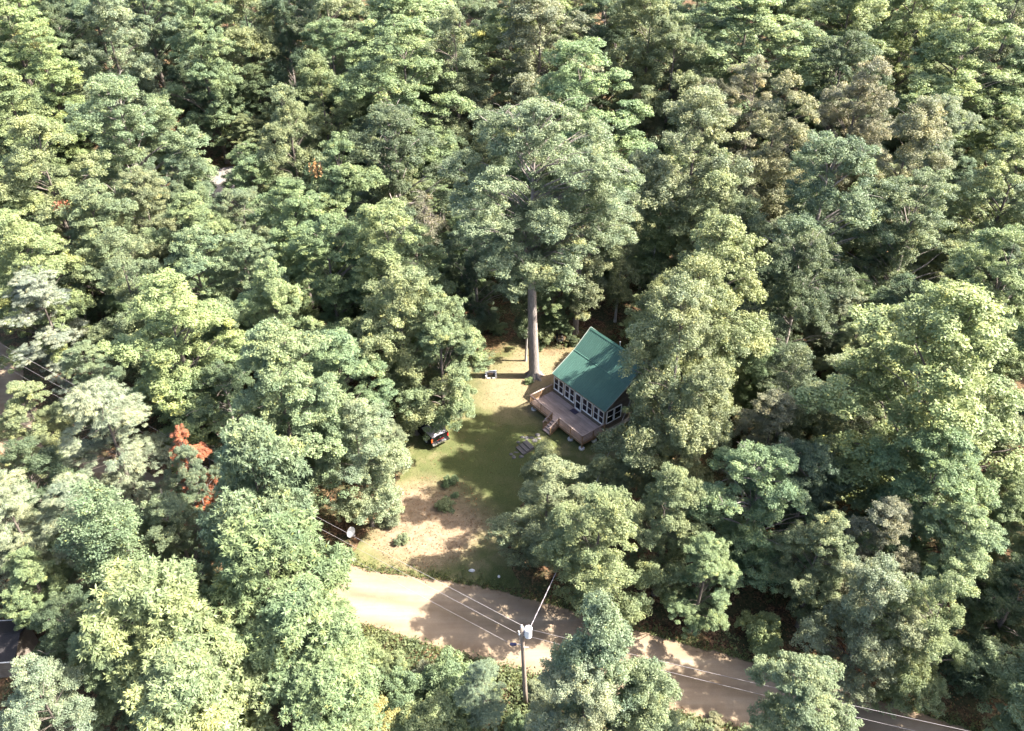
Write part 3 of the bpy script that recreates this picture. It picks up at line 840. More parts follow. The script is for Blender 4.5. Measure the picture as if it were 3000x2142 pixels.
def make_tree(kind, seed):
    """returns (trunk mesh, crown mesh, height, radius) at full size"""
    global rng
    rng = np.random.default_rng(seed)
    S = dict(
        maple=dict(H=20, R=5.4, lo=.16, shape='oval', nt=235, tr=.80, ns=6, sr=.38, nl=92, L=.135, W=.10, up=.85, sp=.85, flat=.62, trunk=.26),
        oak=dict(H=20, R=6.2, lo=.18, shape='round', nt=255, tr=.82, ns=6, sr=.40, nl=88, L=.14, W=.095, up=.75, sp=.95, flat=.7, trunk=.34),
        giant=dict(H=30, R=8.0, lo=.42, shape='round', nt=540, tr=.85, ns=6, sr=.42, nl=88, L=.14, W=.095, up=.75, sp=.95, flat=.7, trunk=.46),
        ash=dict(H=17, R=4.2, lo=.14, shape='oval', nt=290, tr=.60, ns=5, sr=.31, nl=74, L=.115, W=.078, up=.65, sp=1.0, flat=.8, trunk=.20),
        narrow=dict(H=15, R=2.5, lo=.2, shape='column', nt=75, tr=.75, ns=9, sr=.36, nl=58, L=.12, W=.085, up=.5, sp=1.1, flat=.9, trunk=.15),
        aspen=dict(H=13, R=2.7, lo=.08, shape='column', nt=200, tr=.48, ns=6, sr=.27, nl=66, L=.105, W=.07, up=.6, sp=1.0, flat=.8, trunk=.15),
        pine=dict(H=16, R=4.3, lo=.16, shape='oval', nt=110, tr=1.1, ns=16, sr=.30, nl=60, L=.22, W=.035, up=.9, sp=.9, flat=.26, trunk=.24),
        sumac=dict(H=12, R=4.3, lo=.2, shape='round', nt=95, tr=1.35, ns=34, sr=.14, nl=17, L=.34, W=.075, up=.8, sp=.5, flat=.7, trunk=.18),
        bush=dict(H=3.2, R=2.0, lo=.05, shape='round', nt=50, tr=.55, ns=9, sr=.24, nl=48, L=.12, W=.075, up=.6, sp=1.0, flat=.9, trunk=.05),
        sparse=dict(H=15, R=3.2, lo=.18, shape='oval', nt=90, tr=.7, ns=5, sr=.34, nl=34, L=.12, W=.08, up=.5, sp=1.1, flat=.9, trunk=.18),
    )[kind]
    H, Rr, lo = S['H'], S['R'], S['lo']
    NLOB = dict(maple=20, oak=22, giant=52, ash=22, narrow=14, aspen=20, pine=13, sumac=15, bush=9, sparse=8)[kind]
    LR = dict(maple=.29, oak=.27, giant=.22, ash=.27, narrow=.36, aspen=.30, pine=.34, sumac=.30, bush=.38, sparse=.38)[kind]
    lobes = []
    a0 = rng.uniform(0, 6.28)
    for i in range(NLOB):
        t = (i + rng.uniform(.1, .9)) / NLOB
        a = a0 + i * 2.4 + rng.normal(0, .35)
        rr = Rr * profile(S['shape'], t)
        lr = Rr * LR * rng.uniform(.6, 1.3) * (.72 + .28 * profile(S['shape'], t))
        rho = max(0.0, rr - lr * .8) * (rng.uniform(.75, 1.05) if i % 3 else rng.uniform(.1, .6)) if i < NLOB - 1 else 0.0
        zc = H * (lo + (1 - lo) * t)
        zc = min(max(zc, H * lo + lr * .5), H - lr * .8)
        lobes.append((np.array((rho * math.cos(a), rho * math.sin(a), zc)), lr))
    wts = np.array([l[1] ** 2 for l in lobes]); wts /= wts.sum()
    vz = dict(pine=.38, sumac=.75, ash=1.15, narrow=1.3, aspen=1.1).get(kind, .9)
    T = []; tries = 0
    md = S['tr'] * (.80 if kind != 'pine' else .62)
    while len(T) < S['nt'] and tries < 9000:
        tries += 1
        k = rng.choice(NLOB, p=wts); lc, lr = lobes[k]
        d = rng.normal(0, 1, 3); d /= np.linalg.norm(d)
        if d[2] < -.45: continue
        p = lc + d * lr * np.array((1, 1, vz)) * rng.uniform(.5, 1.18)
        if any(m != k and np.linalg.norm((p - o[0]) / np.array((1, 1, vz))) < o[1] * .72 for m, o in enumerate(lobes)): continue
        p[2] -= S['tr'] * .25
        if all(np.linalg.norm(p - q[0]) > md * (.55 if tries > 4500 else 1) for q in T):
            hz = math.hypot(p[0], p[1])
            T.append((p, math.atan2(p[1], p[0]), min(1, max(0, (p[2] / H - lo) / (1 - lo))), min(1, hz / Rr)))
    pos = []; nrm = []; axs = []; LL = []; WW = []; tint = []
    up = np.array((0, 0, 1.0))
    for (p, a, t, rho) in T:
        d = np.array((math.cos(a), math.sin(a), 0))
        tr = S['tr'] * rng.uniform(.65, 1.3) * (1 - .3 * t)
        tn = unit(up + d * .45 * rho); tx = unit(np.cross(tn, (0.3, .9, .1))); ty = np.cross(tn, tx)
        tt = rng.normal(.46, .14)
        ns = S['ns']
        rad = np.sqrt(rng.uniform(0, 1, ns)) * tr; an = rng.uniform(0, 6.283, ns)
        sub = p + np.outer(rad * np.cos(an), tx) + np.outer(rad * np.sin(an), ty) + np.outer(-.26 * rad ** 2 / tr + rng.normal(0, .17 * tr, ns) * (S['flat'] + .3), tn)
        for s in sub:
            m = S['nl']
            st = tt + rng.normal(0, .11)
            if kind == 'sumac':
                aa = rng.uniform(0, 6.283, m); dirs = np.stack([np.cos(aa), np.sin(aa), rng.uniform(-.75, .35, m)], 1); dirs = unit(dirs)
                P = s + dirs * S['L'] * .5
                nn = unit(up * .9 - dirs * dirs[:, 2:3] + rng.normal(0, .3, (m, 3)))
                ax = dirs
            else:
                off = unit(rng.normal(0, 1, (m, 3))) * (rng.uniform(.12, 1.1, (m, 1)) ** .5) * S['sr'] * rng.uniform(.75, 1.25)
                off[:, 2] *= S['flat']
                P = s + off
                nn = unit(up * S['up'] + off / S['sr'] * .7 + rng.normal(0, S['sp'] * .55, (m, 3)))
                ax = rng.normal(0, 1, (m, 3)) + d * .5 if kind != 'pine' else off / S['sr'] + d * .8 + rng.normal(0, .4, (m, 3))
            pos.append(P); nrm.append(nn); axs.append(ax)
            LL.append(S['L'] * rng.uniform(.7, 1.3, m)); WW.append(S['W'] * rng.uniform(.75, 1.25, m))
            tint.append(np.clip(st + rng.normal(0, .13, m), 0, .97))
    pos = np.concatenate(pos); nrm = np.concatenate(nrm); axs = np.concatenate(axs); LL = np.concatenate(LL); WW = np.concatenate(WW); tint = np.concatenate(tint)
    turn = rng.uniform(0, 1, len(tint)) < .012
    tint[turn] = 1.0
    crown = leaf_mesh('crown', pos, nrm, axs, LL, WW, tint, M['needle' if kind == 'pine' else 'leaf'], kind != 'sumac')
    # trunk and limbs
    mb = MB()
    tr0 = S['trunk']
    bend = rng.normal(0, .012 * H, 2) if kind != 'giant' else np.array((-.45, .1))
    top = lo + (1 - lo) * .78
    def axis(z):
        q = z / H
        return np.array((bend[0] * math.sin(q * 2.6), bend[1] * math.sin(q * 2.1), z))
    zs = [0, .01, .03, .1, .22, .35, .5, .65, top]
    rs = [1.5, 1.25, 1.06, 1.0, .9, .78, .58, .38, .16]
    if kind == 'bush':
        for k in range(7):
            a = rng.uniform(0, 6.28); limb_tube(mb, (0, 0, 0), (math.cos(a) * 1.0, math.sin(a) * 1.0, rng.uniform(1.2, 2.2)), .05, .015)
    else:
        mb.tube([axis(z * H) + (0 if z > .04 else 0) for z in zs], [tr0 * r for r in rs], 12, cap=False)
        for i, (p, a, t, rho) in enumerate(T):
            if kind != 'pine' and len(T) > 110 and i % 3: continue
            hz = math.hypot(p[0], p[1])
            zb = min(max(p[2] - hz * (.75 if kind != 'pine' else -.02), lo * H * .8), top * H)
            big = i % 9 == 0 and kind in ('oak', 'giant', 'maple', 'sparse')
            limb_tube(mb, axis(zb), p - np.array((0, 0, .15)), tr0 * (.22 if big else .12), .03 if big else .016, 6 if big else 4, 5 if big else 3, .10 if kind != 'pine' else .0)
            if kind == 'sparse' or (kind in ('oak', 'giant') and i % 4 == 0):
                for q in range(3):
                    limb_tube(mb, p, p + np.array((rng.normal(0, .8), rng.normal(0, .8), rng.uniform(.2, .9))), .022, .008, 4, 3)
        if kind == 'giant':                        # root flare
            for k in range(7):
                a = k * .9 + rng.uniform(-.2, .2)
                limb_tube(mb, axis(.9) * (1, 1, 1), (math.cos(a) * 1.05, math.sin(a) * 1.05, -.1), .3, .12, 6, 3, -.06, .1)
    tm = mb.mesh('trunk', M['palebark'] if kind in ('giant', 'sparse', 'oak') else M['birch'] if kind == 'narrow' else M['bark'], True)
    rad_ = np.sort(np.hypot(pos[:, 0], pos[:, 1]))[int(len(pos) * .97)]
    return tm, crown, float(pos[:, 2].max()), float(rad_)

NPROTO = dict(maple=5, oak=3, giant=1, ash=5, narrow=2, aspen=1, pine=2, sumac=2, bush=2, sparse=1)
PROTO = {k: [make_tree(k, 100 * i + 7 * n + 13) for n in range(NPROTO[k])] for i, k in enumerate(NPROTO)}
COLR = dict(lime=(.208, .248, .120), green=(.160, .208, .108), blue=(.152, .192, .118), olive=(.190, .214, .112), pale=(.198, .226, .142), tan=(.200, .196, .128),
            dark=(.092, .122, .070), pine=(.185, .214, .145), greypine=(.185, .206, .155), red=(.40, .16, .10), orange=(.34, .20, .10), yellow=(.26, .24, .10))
for k_ in COLR:
    if k_ not in ('red', 'orange', 'yellow'):
        l_ = .25 * COLR[k_][0] + .6 * COLR[k_][1] + .15 * COLR[k_][2]
        COLR[k_] = tuple(x_ * .93 + l_ * .07 for x_ in COLR[k_])
NAME = dict(maple='maple_tree', oak='oak_tree', giant='oak_tree', ash='ash_tree', narrow='birch_tree', aspen='aspen_tree', pine='pine_tree', sumac='walnut_tree', bush='shrub', sparse='sparse_tree')
CATG = dict(bush='shrub')
use = {k: 0 for k in NPROTO}
trnd = random.Random(8)
ALL = []
def plant(x, y, h, r, kind, col, label, group):
    tm, cm, H, Rr = PROTO[kind][use[kind] % NPROTO[kind]]; use[kind] += 1
    t = empty(NAME[kind], (x, y, gz(x, y) - .05), trnd.uniform(0, 6.28) * (kind != 'giant'), (r / Rr * trnd.uniform(.94, 1.06), r / Rr * trnd.uniform(.94, 1.06), h / H))
    tag(t, label, CATG.get(kind, 'tree'), group)
    link('trunk', tm, t)
    c = link('crown', cm, t)
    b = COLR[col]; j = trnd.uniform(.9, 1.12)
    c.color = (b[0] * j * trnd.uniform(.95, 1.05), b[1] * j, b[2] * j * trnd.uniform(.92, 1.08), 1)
    ALL.append((x, y, h, r))
    return t
TREES = [
(-73.8,128.0,25.2,6.81,'maple','lime',"light green maple filling the top left corner of the photo"),
(-68.6,131.1,20.0,6.20,'oak','dark',"dark oak beside the top left corner maple, in deep shade"),
(-65.0,136.9,22.0,5.95,'maple','blue',"bluish maple at the top edge, second crown from the left corner"),
(-55.3,132.9,24.4,6.60,'maple','blue',"grey-green maple at the top edge above the pale-branched oak"),
(-56.1,120.9,26.1,6.54,'ash','pale',"soft grey-green ash just above the yellow-topped maple in the upper left"),
(-63.2,114.3,23.3,6.30,'maple','lime',"yellow-topped maple near the left edge, high in the photo"),
(-43.8,121.2,26.0,6.00,'maple','green',"tall maple whose bare pale trunk stands above the grey shed roof"),
(-52.5,141.6,21.0,5.26,'ash','olive',"olive ash at the top edge left of the tall bare-trunked maple"),
(-40.0,129.3,24.4,6.10,'ash','olive',"olive ash to the right of the tall bare-trunked maple"),
(-33.2,128.0,24.0,4.81,'oak','dark',"dark slim oak with dead twigs hanging from its right side"),
(-45.2,143.0,19.6,5.30,'maple','blue',"bluish maple at the top edge above the olive ash"),
(-27.1,130.4,27.0,7.31,'ash','pale',"pale loose ash at the top edge left of the big light maple"),
(-15.2,125.4,27.0,9.81,'maple','lime',"big light green maple at the top edge, left of centre"),
(-24.9,118.0,22.6,6.09,'maple','green',"mid green maple directly under the pale loose ash"),
(-13.7,105.6,27.0,8.28,'maple','green',"broad mid green maple below the big light maple of the top edge"),
(-27.4,99.1,21.6,5.40,'ash','olive',"olive ash whose crown overhangs the grey shed roof from the right"),
(-24.7,106.5,22.7,5.67,'ash','olive',"small-leaved olive tree right of the dark wood opening"),
(-60.1,98.2,24.5,6.60,'maple','green',"light green maple at the left edge above the pale-branched oak"),
(-49.7,83.5,23.9,6.45,'maple','lime',"fresh green maple at the left edge, below the pale-branched oak"),
(-45.3,94.2,24.4,8.30,'oak','blue',"wide bluish oak with pale bare branches showing through, upper left"),
(-40.3,94.1,15.8,4.88,'oak','blue',"dark bluish oak leaning over the grey shed roof from the left"),
(-53.9,81.4,19.6,5.28,'maple','lime',"fresh green maple at the left edge level with the red-tipped sapling"),
(-7.9,115.1,25.3,6.32,'ash','pale',"feathery grey tree with bare upright twigs, top centre"),
(-8.7,138.4,19.5,6.03,'oak','blue',"dark bluish oak at the top edge, centre left"),
(0.5,128.0,27.0,8.36,'maple','lime',"yellow-green maple at the top edge, centre"),
(3.3,116.9,27.0,8.61,'ash','tan',"pale tan-green ash behind the giant oak, upper centre"),
(8.1,99.0,27.0,8.23,'maple','green',"rounded green maple directly behind the giant oak"),
(2.4,70.8,30.0,8.00,'giant','blue',"giant oak with thick pale trunk standing beside the cabin"),
(7.3,79.1,22.0,5.30,'oak','pale',"second oak behind the cabin, grey trunk seen above the roof ridge"),
(14.0,129.4,23.5,7.29,'oak','dark',"dark oak at the top edge right of centre"),
(18.6,120.4,27.0,6.88,'ash','olive',"olive brushy ash under the white birch trunk"),
(19.9,135.0,26.2,4.18,'narrow','pale',"white-trunked birch standing clear at the top edge"),
(32.6,119.3,27.0,10.96,'maple','lime',"big spreading maple at the top edge, right of centre"),
(27.9,132.9,24.4,6.60,'maple','green',"green maple at the top edge left of the big spreading maple"),
(17.8,114.9,13.8,3.46,'ash','tan',"small tan sapling in the dark gap right of the giant oak"),
(26.1,110.7,17.8,4.44,'ash','tan',"tan-leaved sapling in the dark gap, second from the giant oak"),
(31.4,108.6,21.6,5.41,'ash','tan',"tan-leaved small tree under the big spreading maple"),
(21.4,115.4,24.0,5.99,'ash','olive',"olive small tree beside the dark gap, upper right of centre"),
(47.4,124.1,27.0,8.56,'maple','lime',"yellow-green maple at the top edge, its lower side in black shade"),
(43.3,109.9,24.0,6.47,'maple','dark',"dark shaded maple under the yellow-green top edge maple"),
(60.3,114.4,27.0,9.52,'maple','lime',"tall light maple near the top right corner"),
(74.5,129.3,25.9,6.47,'ash','pale',"pale ash in the top right corner"),
(59.7,131.2,25.6,6.93,'maple','lime',"yellow-green maple at the top edge beside the corner maple"),
(69.6,115.9,19.7,5.31,'maple','dark',"dark maple at the right edge below the pale corner ash"),
(55.6,104.2,18.2,5.63,'oak','pale',"grey-green oak below the tall light maple of the upper right"),
(43.0,100.6,24.3,6.09,'ash','tan',"dusky brownish ash in the shade, upper right"),
(63.5,104.0,17.0,4.60,'maple','lime',"yellow-green maple at the right edge, upper third"),
(52.4,82.3,22.7,6.13,'maple','lime',"bright yellow-green maple at the right edge, above centre"),
(45.2,90.3,23.8,5.94,'ash','tan',"brown-tinged sparse ash in the right half, upper third"),
(30.6,93.0,25.4,6.36,'ash','tan',"grey-tan feathery ash behind the bluish oaks"),
(19.5,85.9,26.3,6.57,'ash','pale',"pale fine-leaved ash right of the giant oak"),
(17.0,61.5,24.0,6.00,'ash','olive',"tall yellow-olive ash rising right of the cabin roof"),
(21.5,80.5,19.5,6.20,'ash','olive',"broad yellow-olive ash well behind the cabin"),
(31.3,77.8,24.1,7.49,'oak','blue',"large bluish oak right of the yellow-olive ash"),
(41.7,78.0,20.9,6.48,'oak','blue',"bluish oak standing second right of the yellow-olive ash"),
(27.3,68.1,18.4,5.70,'oak','dark',"dark oak wholly in shade right of the cabin woods"),
(44.7,65.7,20.5,5.52,'maple','lime',"light green maple at the right edge, middle of the photo"),
(30.0,47.1,26.1,7.81,'maple','lime',"great yellow-green maple filling the right side, largest crown there"),
(29.9,42.4,17.3,4.66,'maple','green',"mid green maple tucked under the great yellow-green maple"),
(12.5,51.6,23.5,5.20,'ash','olive',"tall olive ash in front of the cabin, hiding the right end of its roof"),
(13.8,50.0,14.2,3.83,'ash','olive',"lower olive ash close to the cabin deck, hiding its right corner"),
(14.6,57.0,22.5,4.70,'ash','olive',"olive ash between the two tall ashes hiding the cabin end"),
(16.8,63.0,17.4,4.60,'ash','olive',"bushy olive ash against the right end of the cabin"),
(7.4,49.7,8.0,2.55,'ash','olive',"small olive tree just below the front corner of the deck"),
(-24.6,41.8,11.0,3.40,'oak','blue',"bluish oak below the white pine, left of the long-leaved trees"),
(23.3,54.6,15.6,2.49,'narrow','pale',"pale slim aspen in the dark gap right of the cabin"),
(20.9,51.1,13.4,3.34,'ash','tan',"brown-tinged small ash right of the cabin, below the slim aspen"),
(22.4,45.2,13.3,4.12,'oak','dark',"dark oak in shade between the olive ash and the great maple"),
(2.9,45.2,11.8,3.90,'ash','olive',"yellow-olive small tree in front of the deck stairs"),
(6.3,39.7,14.0,3.85,'ash','olive',"spreading olive tree between the driveway and the road"),
(2.5,50.1,8.9,1.50,'narrow','olive',"thin pointed olive sapling by the timber garden steps"),
(11.3,42.2,13.9,3.48,'ash','olive',"olive tree second to the right of the driveway"),
(13.6,38.8,10.7,2.89,'maple','green',"green maple overhanging the shaded road, right of the pole"),
(18.6,37.6,3.4,2.06,'bush','lime',"round bright green bush at the shaded road edge"),
(21.9,39.2,12.3,3.08,'ash','olive',"upright olive ash above the shaded road"),
(26.0,39.6,13.1,3.28,'ash','tan',"tan-green ash right of the upright olive ash, lower right"),
(31.1,38.8,13.3,3.60,'maple','green',"green maple in the lower right woods"),
(26.7,32.6,14.3,3.03,'ash','olive',"spreading olive tree near the lower right corner"),
(23.4,34.0,13.5,3.38,'ash','pale',"pale ash beside the shaded road"),
(38.5,44.9,10.8,2.92,'maple','lime',"light green maple at the right edge, lower third"),
(35.2,37.1,9.8,3.03,'oak','dark',"dark oak at the right edge near the bottom"),
(4.9,28.9,16.5,2.50,'aspen','blue',"tall grey-green aspen in front of the road beside the utility pole"),
(4.1,27.3,12.9,3.22,'ash','pale',"grey-green ash at the bottom edge right of the utility pole"),
(8.2,28.5,11.2,2.23,'aspen','blue',"grey-green aspen at the bottom edge, second right of the pole"),
(16.6,26.7,13.5,3.63,'maple','blue',"bluish round maple at the bottom edge, right of centre"),
(22.6,27.6,3.4,2.00,'bush','olive',"olive bush at the bottom edge right of the bluish maple"),
(-40.3,53.4,12.5,3.39,'maple','olive',"round yellow-olive maple at the left edge by the brown road"),
(-31.5,48.9,16.0,4.31,'pine','pine',"pale feathery white pine left of the red sapling"),
(-25.2,47.6,13.0,2.10,'maple','red',"small red-leaved maple glowing beside the white pine"),
(-24.2,45.8,12.6,2.15,'oak','blue',"bluish small oak right beside the red-leaved maple"),
(-18.1,42.1,18.0,4.02,'sumac','blue',"bluish long-leaved tree below the red-leaved maple"),
(-35.4,41.0,13.9,3.75,'pine','pale',"pale fine-needled pine at the left edge, lower middle"),
(-32.0,42.4,12.0,3.24,'pine','pine',"thin white pine over the sandy clearing on the left"),
(-33.0,37.5,10.5,2.85,'maple','green',"light maple at the left edge above the dark shed"),
(-22.6,32.4,14.3,5.17,'sumac','lime',"large light green long-leaved tree in the lower left"),
(-16.4,36.4,14.2,5.12,'sumac','green',"green long-leaved tree beside the sunny road end"),
(-13.2,32.9,11.8,4.23,'sumac','green',"low long-leaved tree at the left border of the sunny road"),
(-28.0,28.0,12.1,3.01,'ash','pale',"blurred pale ash in the bottom left corner"),
(-19.1,28.1,11.8,4.26,'sumac','lime',"light green long-leaved tree at the bottom edge, left"),
(-11.2,29.3,9.9,3.56,'sumac','green',"green long-leaved tree at the bottom edge, below the sunny road"),
(-26.0,31.4,10.3,2.78,'maple','green',"green maple right of the dark shed, lower left"),
(-42.9,78.1,19.0,5.13,'maple','green',"green maple holding a red-tipped branch, left"),
(-41.3,85.7,17.3,4.32,'ash','olive',"yellowish-olive ash between the shed roof and the red-tipped sapling"),
(-33.9,79.6,17.3,4.66,'maple','green',"green maple below the grey shed roof, first to its left"),
(-29.8,83.3,16.3,5.07,'oak','blue',"bluish oak directly below the grey shed roof"),
(-18.2,83.8,22.0,5.93,'maple','green',"green maple with an orange tip, left of the bare tan tree"),
(-21.9,77.1,19.8,5.35,'maple','green',"green maple left of the orange-tipped maple"),
(-25.9,71.0,17.0,4.58,'maple','green',"green maple in the middle of the left woods"),
(-30.4,69.5,18.5,5.00,'maple','green',"maple above the bright fresh maple of the left woods"),
(-36.6,68.6,18.9,4.72,'ash','olive',"olive ash left of the bright fresh maple"),
(-27.9,56.7,21.0,5.67,'maple','lime',"bright fresh maple in the centre of the left woods"),
(-21.0,62.2,19.5,3.89,'maple','lime',"narrow-topped light green maple in the left woods"),
(-17.3,70.1,19.5,5.27,'maple','green',"green maple uphill of the lawn, left of the bare tan tree"),
(-11.5,68.8,21.5,5.37,'maple','lime',"bright green maple left of the bare tan tree"),
(-9.4,61.5,19.1,4.78,'ash','olive',"olive-green ash at the upper left border of the lawn"),
(-17.7,51.0,19.8,5.34,'maple','green',"full green maple left of the pickup"),
(-14.5,55.7,16.2,4.37,'maple','green',"green maple between the pickup and the left woods"),
(-6.7,60.8,17.3,4.68,'maple','green',"big green maple overhanging the lawn from the left"),
(-12.1,49.5,14.0,3.77,'ash','pale',"pale ash overhanging the pickup and the dry grass"),
(-10.8,55.3,7.1,1.77,'ash','pale',"pale ash spray right above the pickup"),
(-24.6,55.1,13.4,4.17,'oak','dark',"dark oak in shade above the red-leaved maple"),
(-9.8,84.1,15.3,3.06,'sparse','tan',"thin tan tree with bare pale branches left of the giant oak"),
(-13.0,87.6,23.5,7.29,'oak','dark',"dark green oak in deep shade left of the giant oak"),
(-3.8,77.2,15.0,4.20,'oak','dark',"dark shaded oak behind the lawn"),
(-46.8,69.2,20.3,5.47,'maple','lime',"fresh green maple at the left edge above the grey white pine"),
(-43.7,65.7,16.0,4.15,'pine','greypine',"grey white pine with flat tiers beside the brown road"),
(-39.0,61.2,11.1,3.01,'maple','blue',"small bluish maple under the grey white pine"),
(12.1,81.4,15.0,2.40,'narrow','olive',"narrow yellowish tree behind the cabin ridge"),
(5.1,77.8,8.8,2.38,'maple','green',"small light green maple beside the giant oak trunk"),
(15.7,73.2,11.4,3.77,'ash','olive',"olive ash just beyond the cabin ridge"),
(3.7,78.1,3.1,1.84,'bush','olive',"leafy olive shrub behind the giant oak trunk"),
(-4.3,33.4,3.7,2.20,'bush','green',"green shrub at the lower border of the sunny road"),
(-7.4,32.9,3.1,1.88,'bush','green',"dark leafy shrub left of the pole, nearest the sunny road"),
(-1.9,31.3,6.6,1.79,'pine','blue',"bluish bushy young pine left of the utility pole"),
(-5.4,30.7,3.8,2.27,'bush','olive',"olive shrub at the bottom edge left of the young pine"),
(-8.8,30.5,3.0,1.81,'bush','yellow',"yellow-leaved shrub at the bottom edge left of centre"),
(33.4,34.3,4.2,2.54,'bush','dark',"dark low thicket shrub in the lower right corner"),
(1.5,73.6,17.0,1.70,'narrow','dark',"slim dark tree with a thin trunk right behind the giant oak"),
]
HERO = {}
for (x, y, h, r, kind, col, label) in TREES:
    HERO[label] = plant(x, y, h, r, kind, col, label, 'shrubs at the wood edges' if kind == 'bush' else 'trees of the woods round the cabin')
# turning branches on single trees: a separate spray of coloured leaves
def spray(host, name, loc, rad, col, n=900, seed=3):
    q = np.random.default_rng(seed)
    off = unit(q.normal(0, 1, (n, 3))) * (q.uniform(.1, 1, (n, 1)) ** .5) * np.array(rad)
    cl = np.round(off * 1.6) / 1.6 * .5 + off * .5
    nn = unit(np.array((0, 0, .8)) + q.normal(0, .6, (n, 3)))
    me = leaf_mesh(name, cl, nn, q.normal(0, 1, (n, 3)), .22 * q.uniform(.7, 1.3, n), .16 * q.uniform(.7, 1.3, n), np.clip(q.normal(.5, .18, n), 0, .95), M['leaf'])
    o = link(name, me, host)
    iv = host.matrix_basis.inverted()
    from mathutils import Matrix, Vector
    o.matrix_basis = iv @ Matrix.Translation(Vector(loc))
    o.color = COLR[col] + (1,)
    return o

for lb, lf, nm, px, rad, colr, n in (
        ('green maple holding a red-tipped branch, left', 0, 'red_leaves', (-46.8, 79.0, 15.8), (.7, .7, .8), 'red', 500),
        ('green maple with an orange tip, left of the bare tan tree', 0, 'orange_leaves', (-20.7, 82.5, 18.5), (.75, .75, 1.0), 'orange', 520),
        ('yellow-topped maple near the left edge, high in the photo', 0, 'yellow_leaves', (-65.0, 116.5, 22.5), (2.6, 2.2, 1.3), 'yellow', 1500)):
    spray(HERO[lb], nm, px, rad, colr, n)
# garden bushes
for (x, y, h, r, col, lb) in ((-5.78, 54.5, 1.0, .85, 'green', 'rounded green bush in the dry grass, nearer the lawn'), (-5.85, 51.4, 1.1, .9, 'lime', 'rounded bright bush in the dry grass, nearer the road'),
                              (-5.05, 52.9, .5, .45, 'green', 'tiny green plant between the two rounded bushes'), (1.85, 69.75, .7, .55, 'green', 'small green plant at the foot of the giant oak'),
                              (-9.2, 47.6, .8, .7, 'pale', 'low grey-green bush left in the dry grass'), (-10.4, 49.8, 1.3, 1.0, 'pale', 'straggly grey-green bush at the left rim of the dry grass'),
                              (6.9, 76.6, 1.2, .9, 'dark', 'dark shrub between the chair and the cabin'), (3.2, 76.5, 2.3, 1.3, 'olive', 'tall leafy shrub right behind the giant oak trunk'),
                              (-1.6, 79.0, 1.6, 1.2, 'green', 'green shrub at the upper rim of the lawn')):
    plant(x, y, h, r, 'bush', col, lb, 'garden bushes')

for (x, y, h, r, col, lb) in ((-10.6, 35.4, 2.6, 1.6, 'lime', 'leafy green shrub below the sunny road, leftmost of the border shrubs'), (-8.4, 35.2, 1.9, 1.3, 'lime', 'light green shrub below the sunny road, second of the border shrubs'),
                              (-6.2, 34.6, 1.5, 1.1, 'tan', 'pinkish tan dry shrub below the sunny road'), (-12.6, 37.4, 1.7, 1.2, 'green', 'small shrub at the left end of the sunny road'), (-2.4, 33.4, 2.0, 1.4, 'lime', 'round green shrub left of the young pine by the pole'),
                              (-3.4, 30.6, 2.4, 1.6, 'lime', 'light green shrub at the bottom edge below the young pine'), (-6.9, 30.6, 2.6, 1.7, 'green', 'green shrub at the bottom edge between the olive and the yellow shrubs'), (.4, 30.4, 2.2, 1.5, 'green', 'green shrub at the foot of the utility pole'),
                              (2.2, 33.2, 1.6, 1.2, 'pale', 'pale shrub right of the utility pole foot'), (11.8, 29.6, 2.2, 1.7, 'pale', 'pale scrub below the shaded road, first right of the aspens'), (20.4, 29.3, 1.8, 1.5, 'olive', 'olive scrub below the shaded road, farther right'),
                              (13.8, 31.0, .8, .9, 'tan', 'low dry tuft below the shaded road')):
    plant(x, y, h, r, 'bush', col, lb, 'border shrubs along the road')

# understory and far trees that fill the woods between the ones above
def clear_of_open(x, y, m):
    if in_poly(x, y, LAWN): return False
    if droad(x, y) < m: return False
    if -14 < x < -5 and 44 < y < 58: return False
    cx, cy = x - CAB[0], y - CAB[1]
    u = cx * cT - cy * sT; v = cx * sT + cy * cT
    if -2 < u < 9.5 and -6 < v < 10: return False
    if math.hypot(x + 41.6, y - 110.5) < 6.5 or math.hypot(x + 38.2, y - 36.2) < 4.5: return False
    if math.hypot(x - 8.5, y - 33) < 7: return False
    if -12 < x < 2 and 28 < y < 38: return False
    if -3 < x < 17 and 44 < y < 62: return False
    if -47 < x < -28 and 82 < y < 120 and abs(x / y + .37) < .03: return False
    if x < -30 and 30 < y < 36.5: return False
    if x < -44 and abs(y + .75 * x - 31) < 7: return False
    return True
frnd = random.Random(21)
FILL = []
def try_fill(x, y, h, r, kind, col, sep):
    if not clear_of_open(x, y, 1.2 + r * .4): return False
    for (a, b, hh, rr) in ALL + [f[:4] for f in FILL]:
        if math.hypot(a - x, b - y) < sep: return False
    FILL.append((x, y, h, r, kind, col)); return True
PAL = ['green', 'dark', 'olive', 'green', 'pale', 'blue', 'dark']
n = 0
for _ in range(9000):
    y = frnd.uniform(30, 140); half = .64 * math.hypot(y, 30) + 2
    x = frnd.uniform(-half, half)
    h = frnd.uniform(7.5, 15.0)
    k = frnd.choice(['ash', 'maple', 'ash', 'maple', 'narrow', 'oak'])
    if try_fill(x, y, h, h * (.2 if k == 'narrow' else frnd.uniform(.26, .34)), k, frnd.choice(PAL), 4.3 + max(0, y - 90) * .05): n += 1
    if n >= 185: break
for t_ in ((33.0, 28.5, 15.0, 4.4, 'maple', 'green'), (37.5, 24.0, 16.0, 4.8, 'oak', 'green')): FILL.append(t_)
n = 0
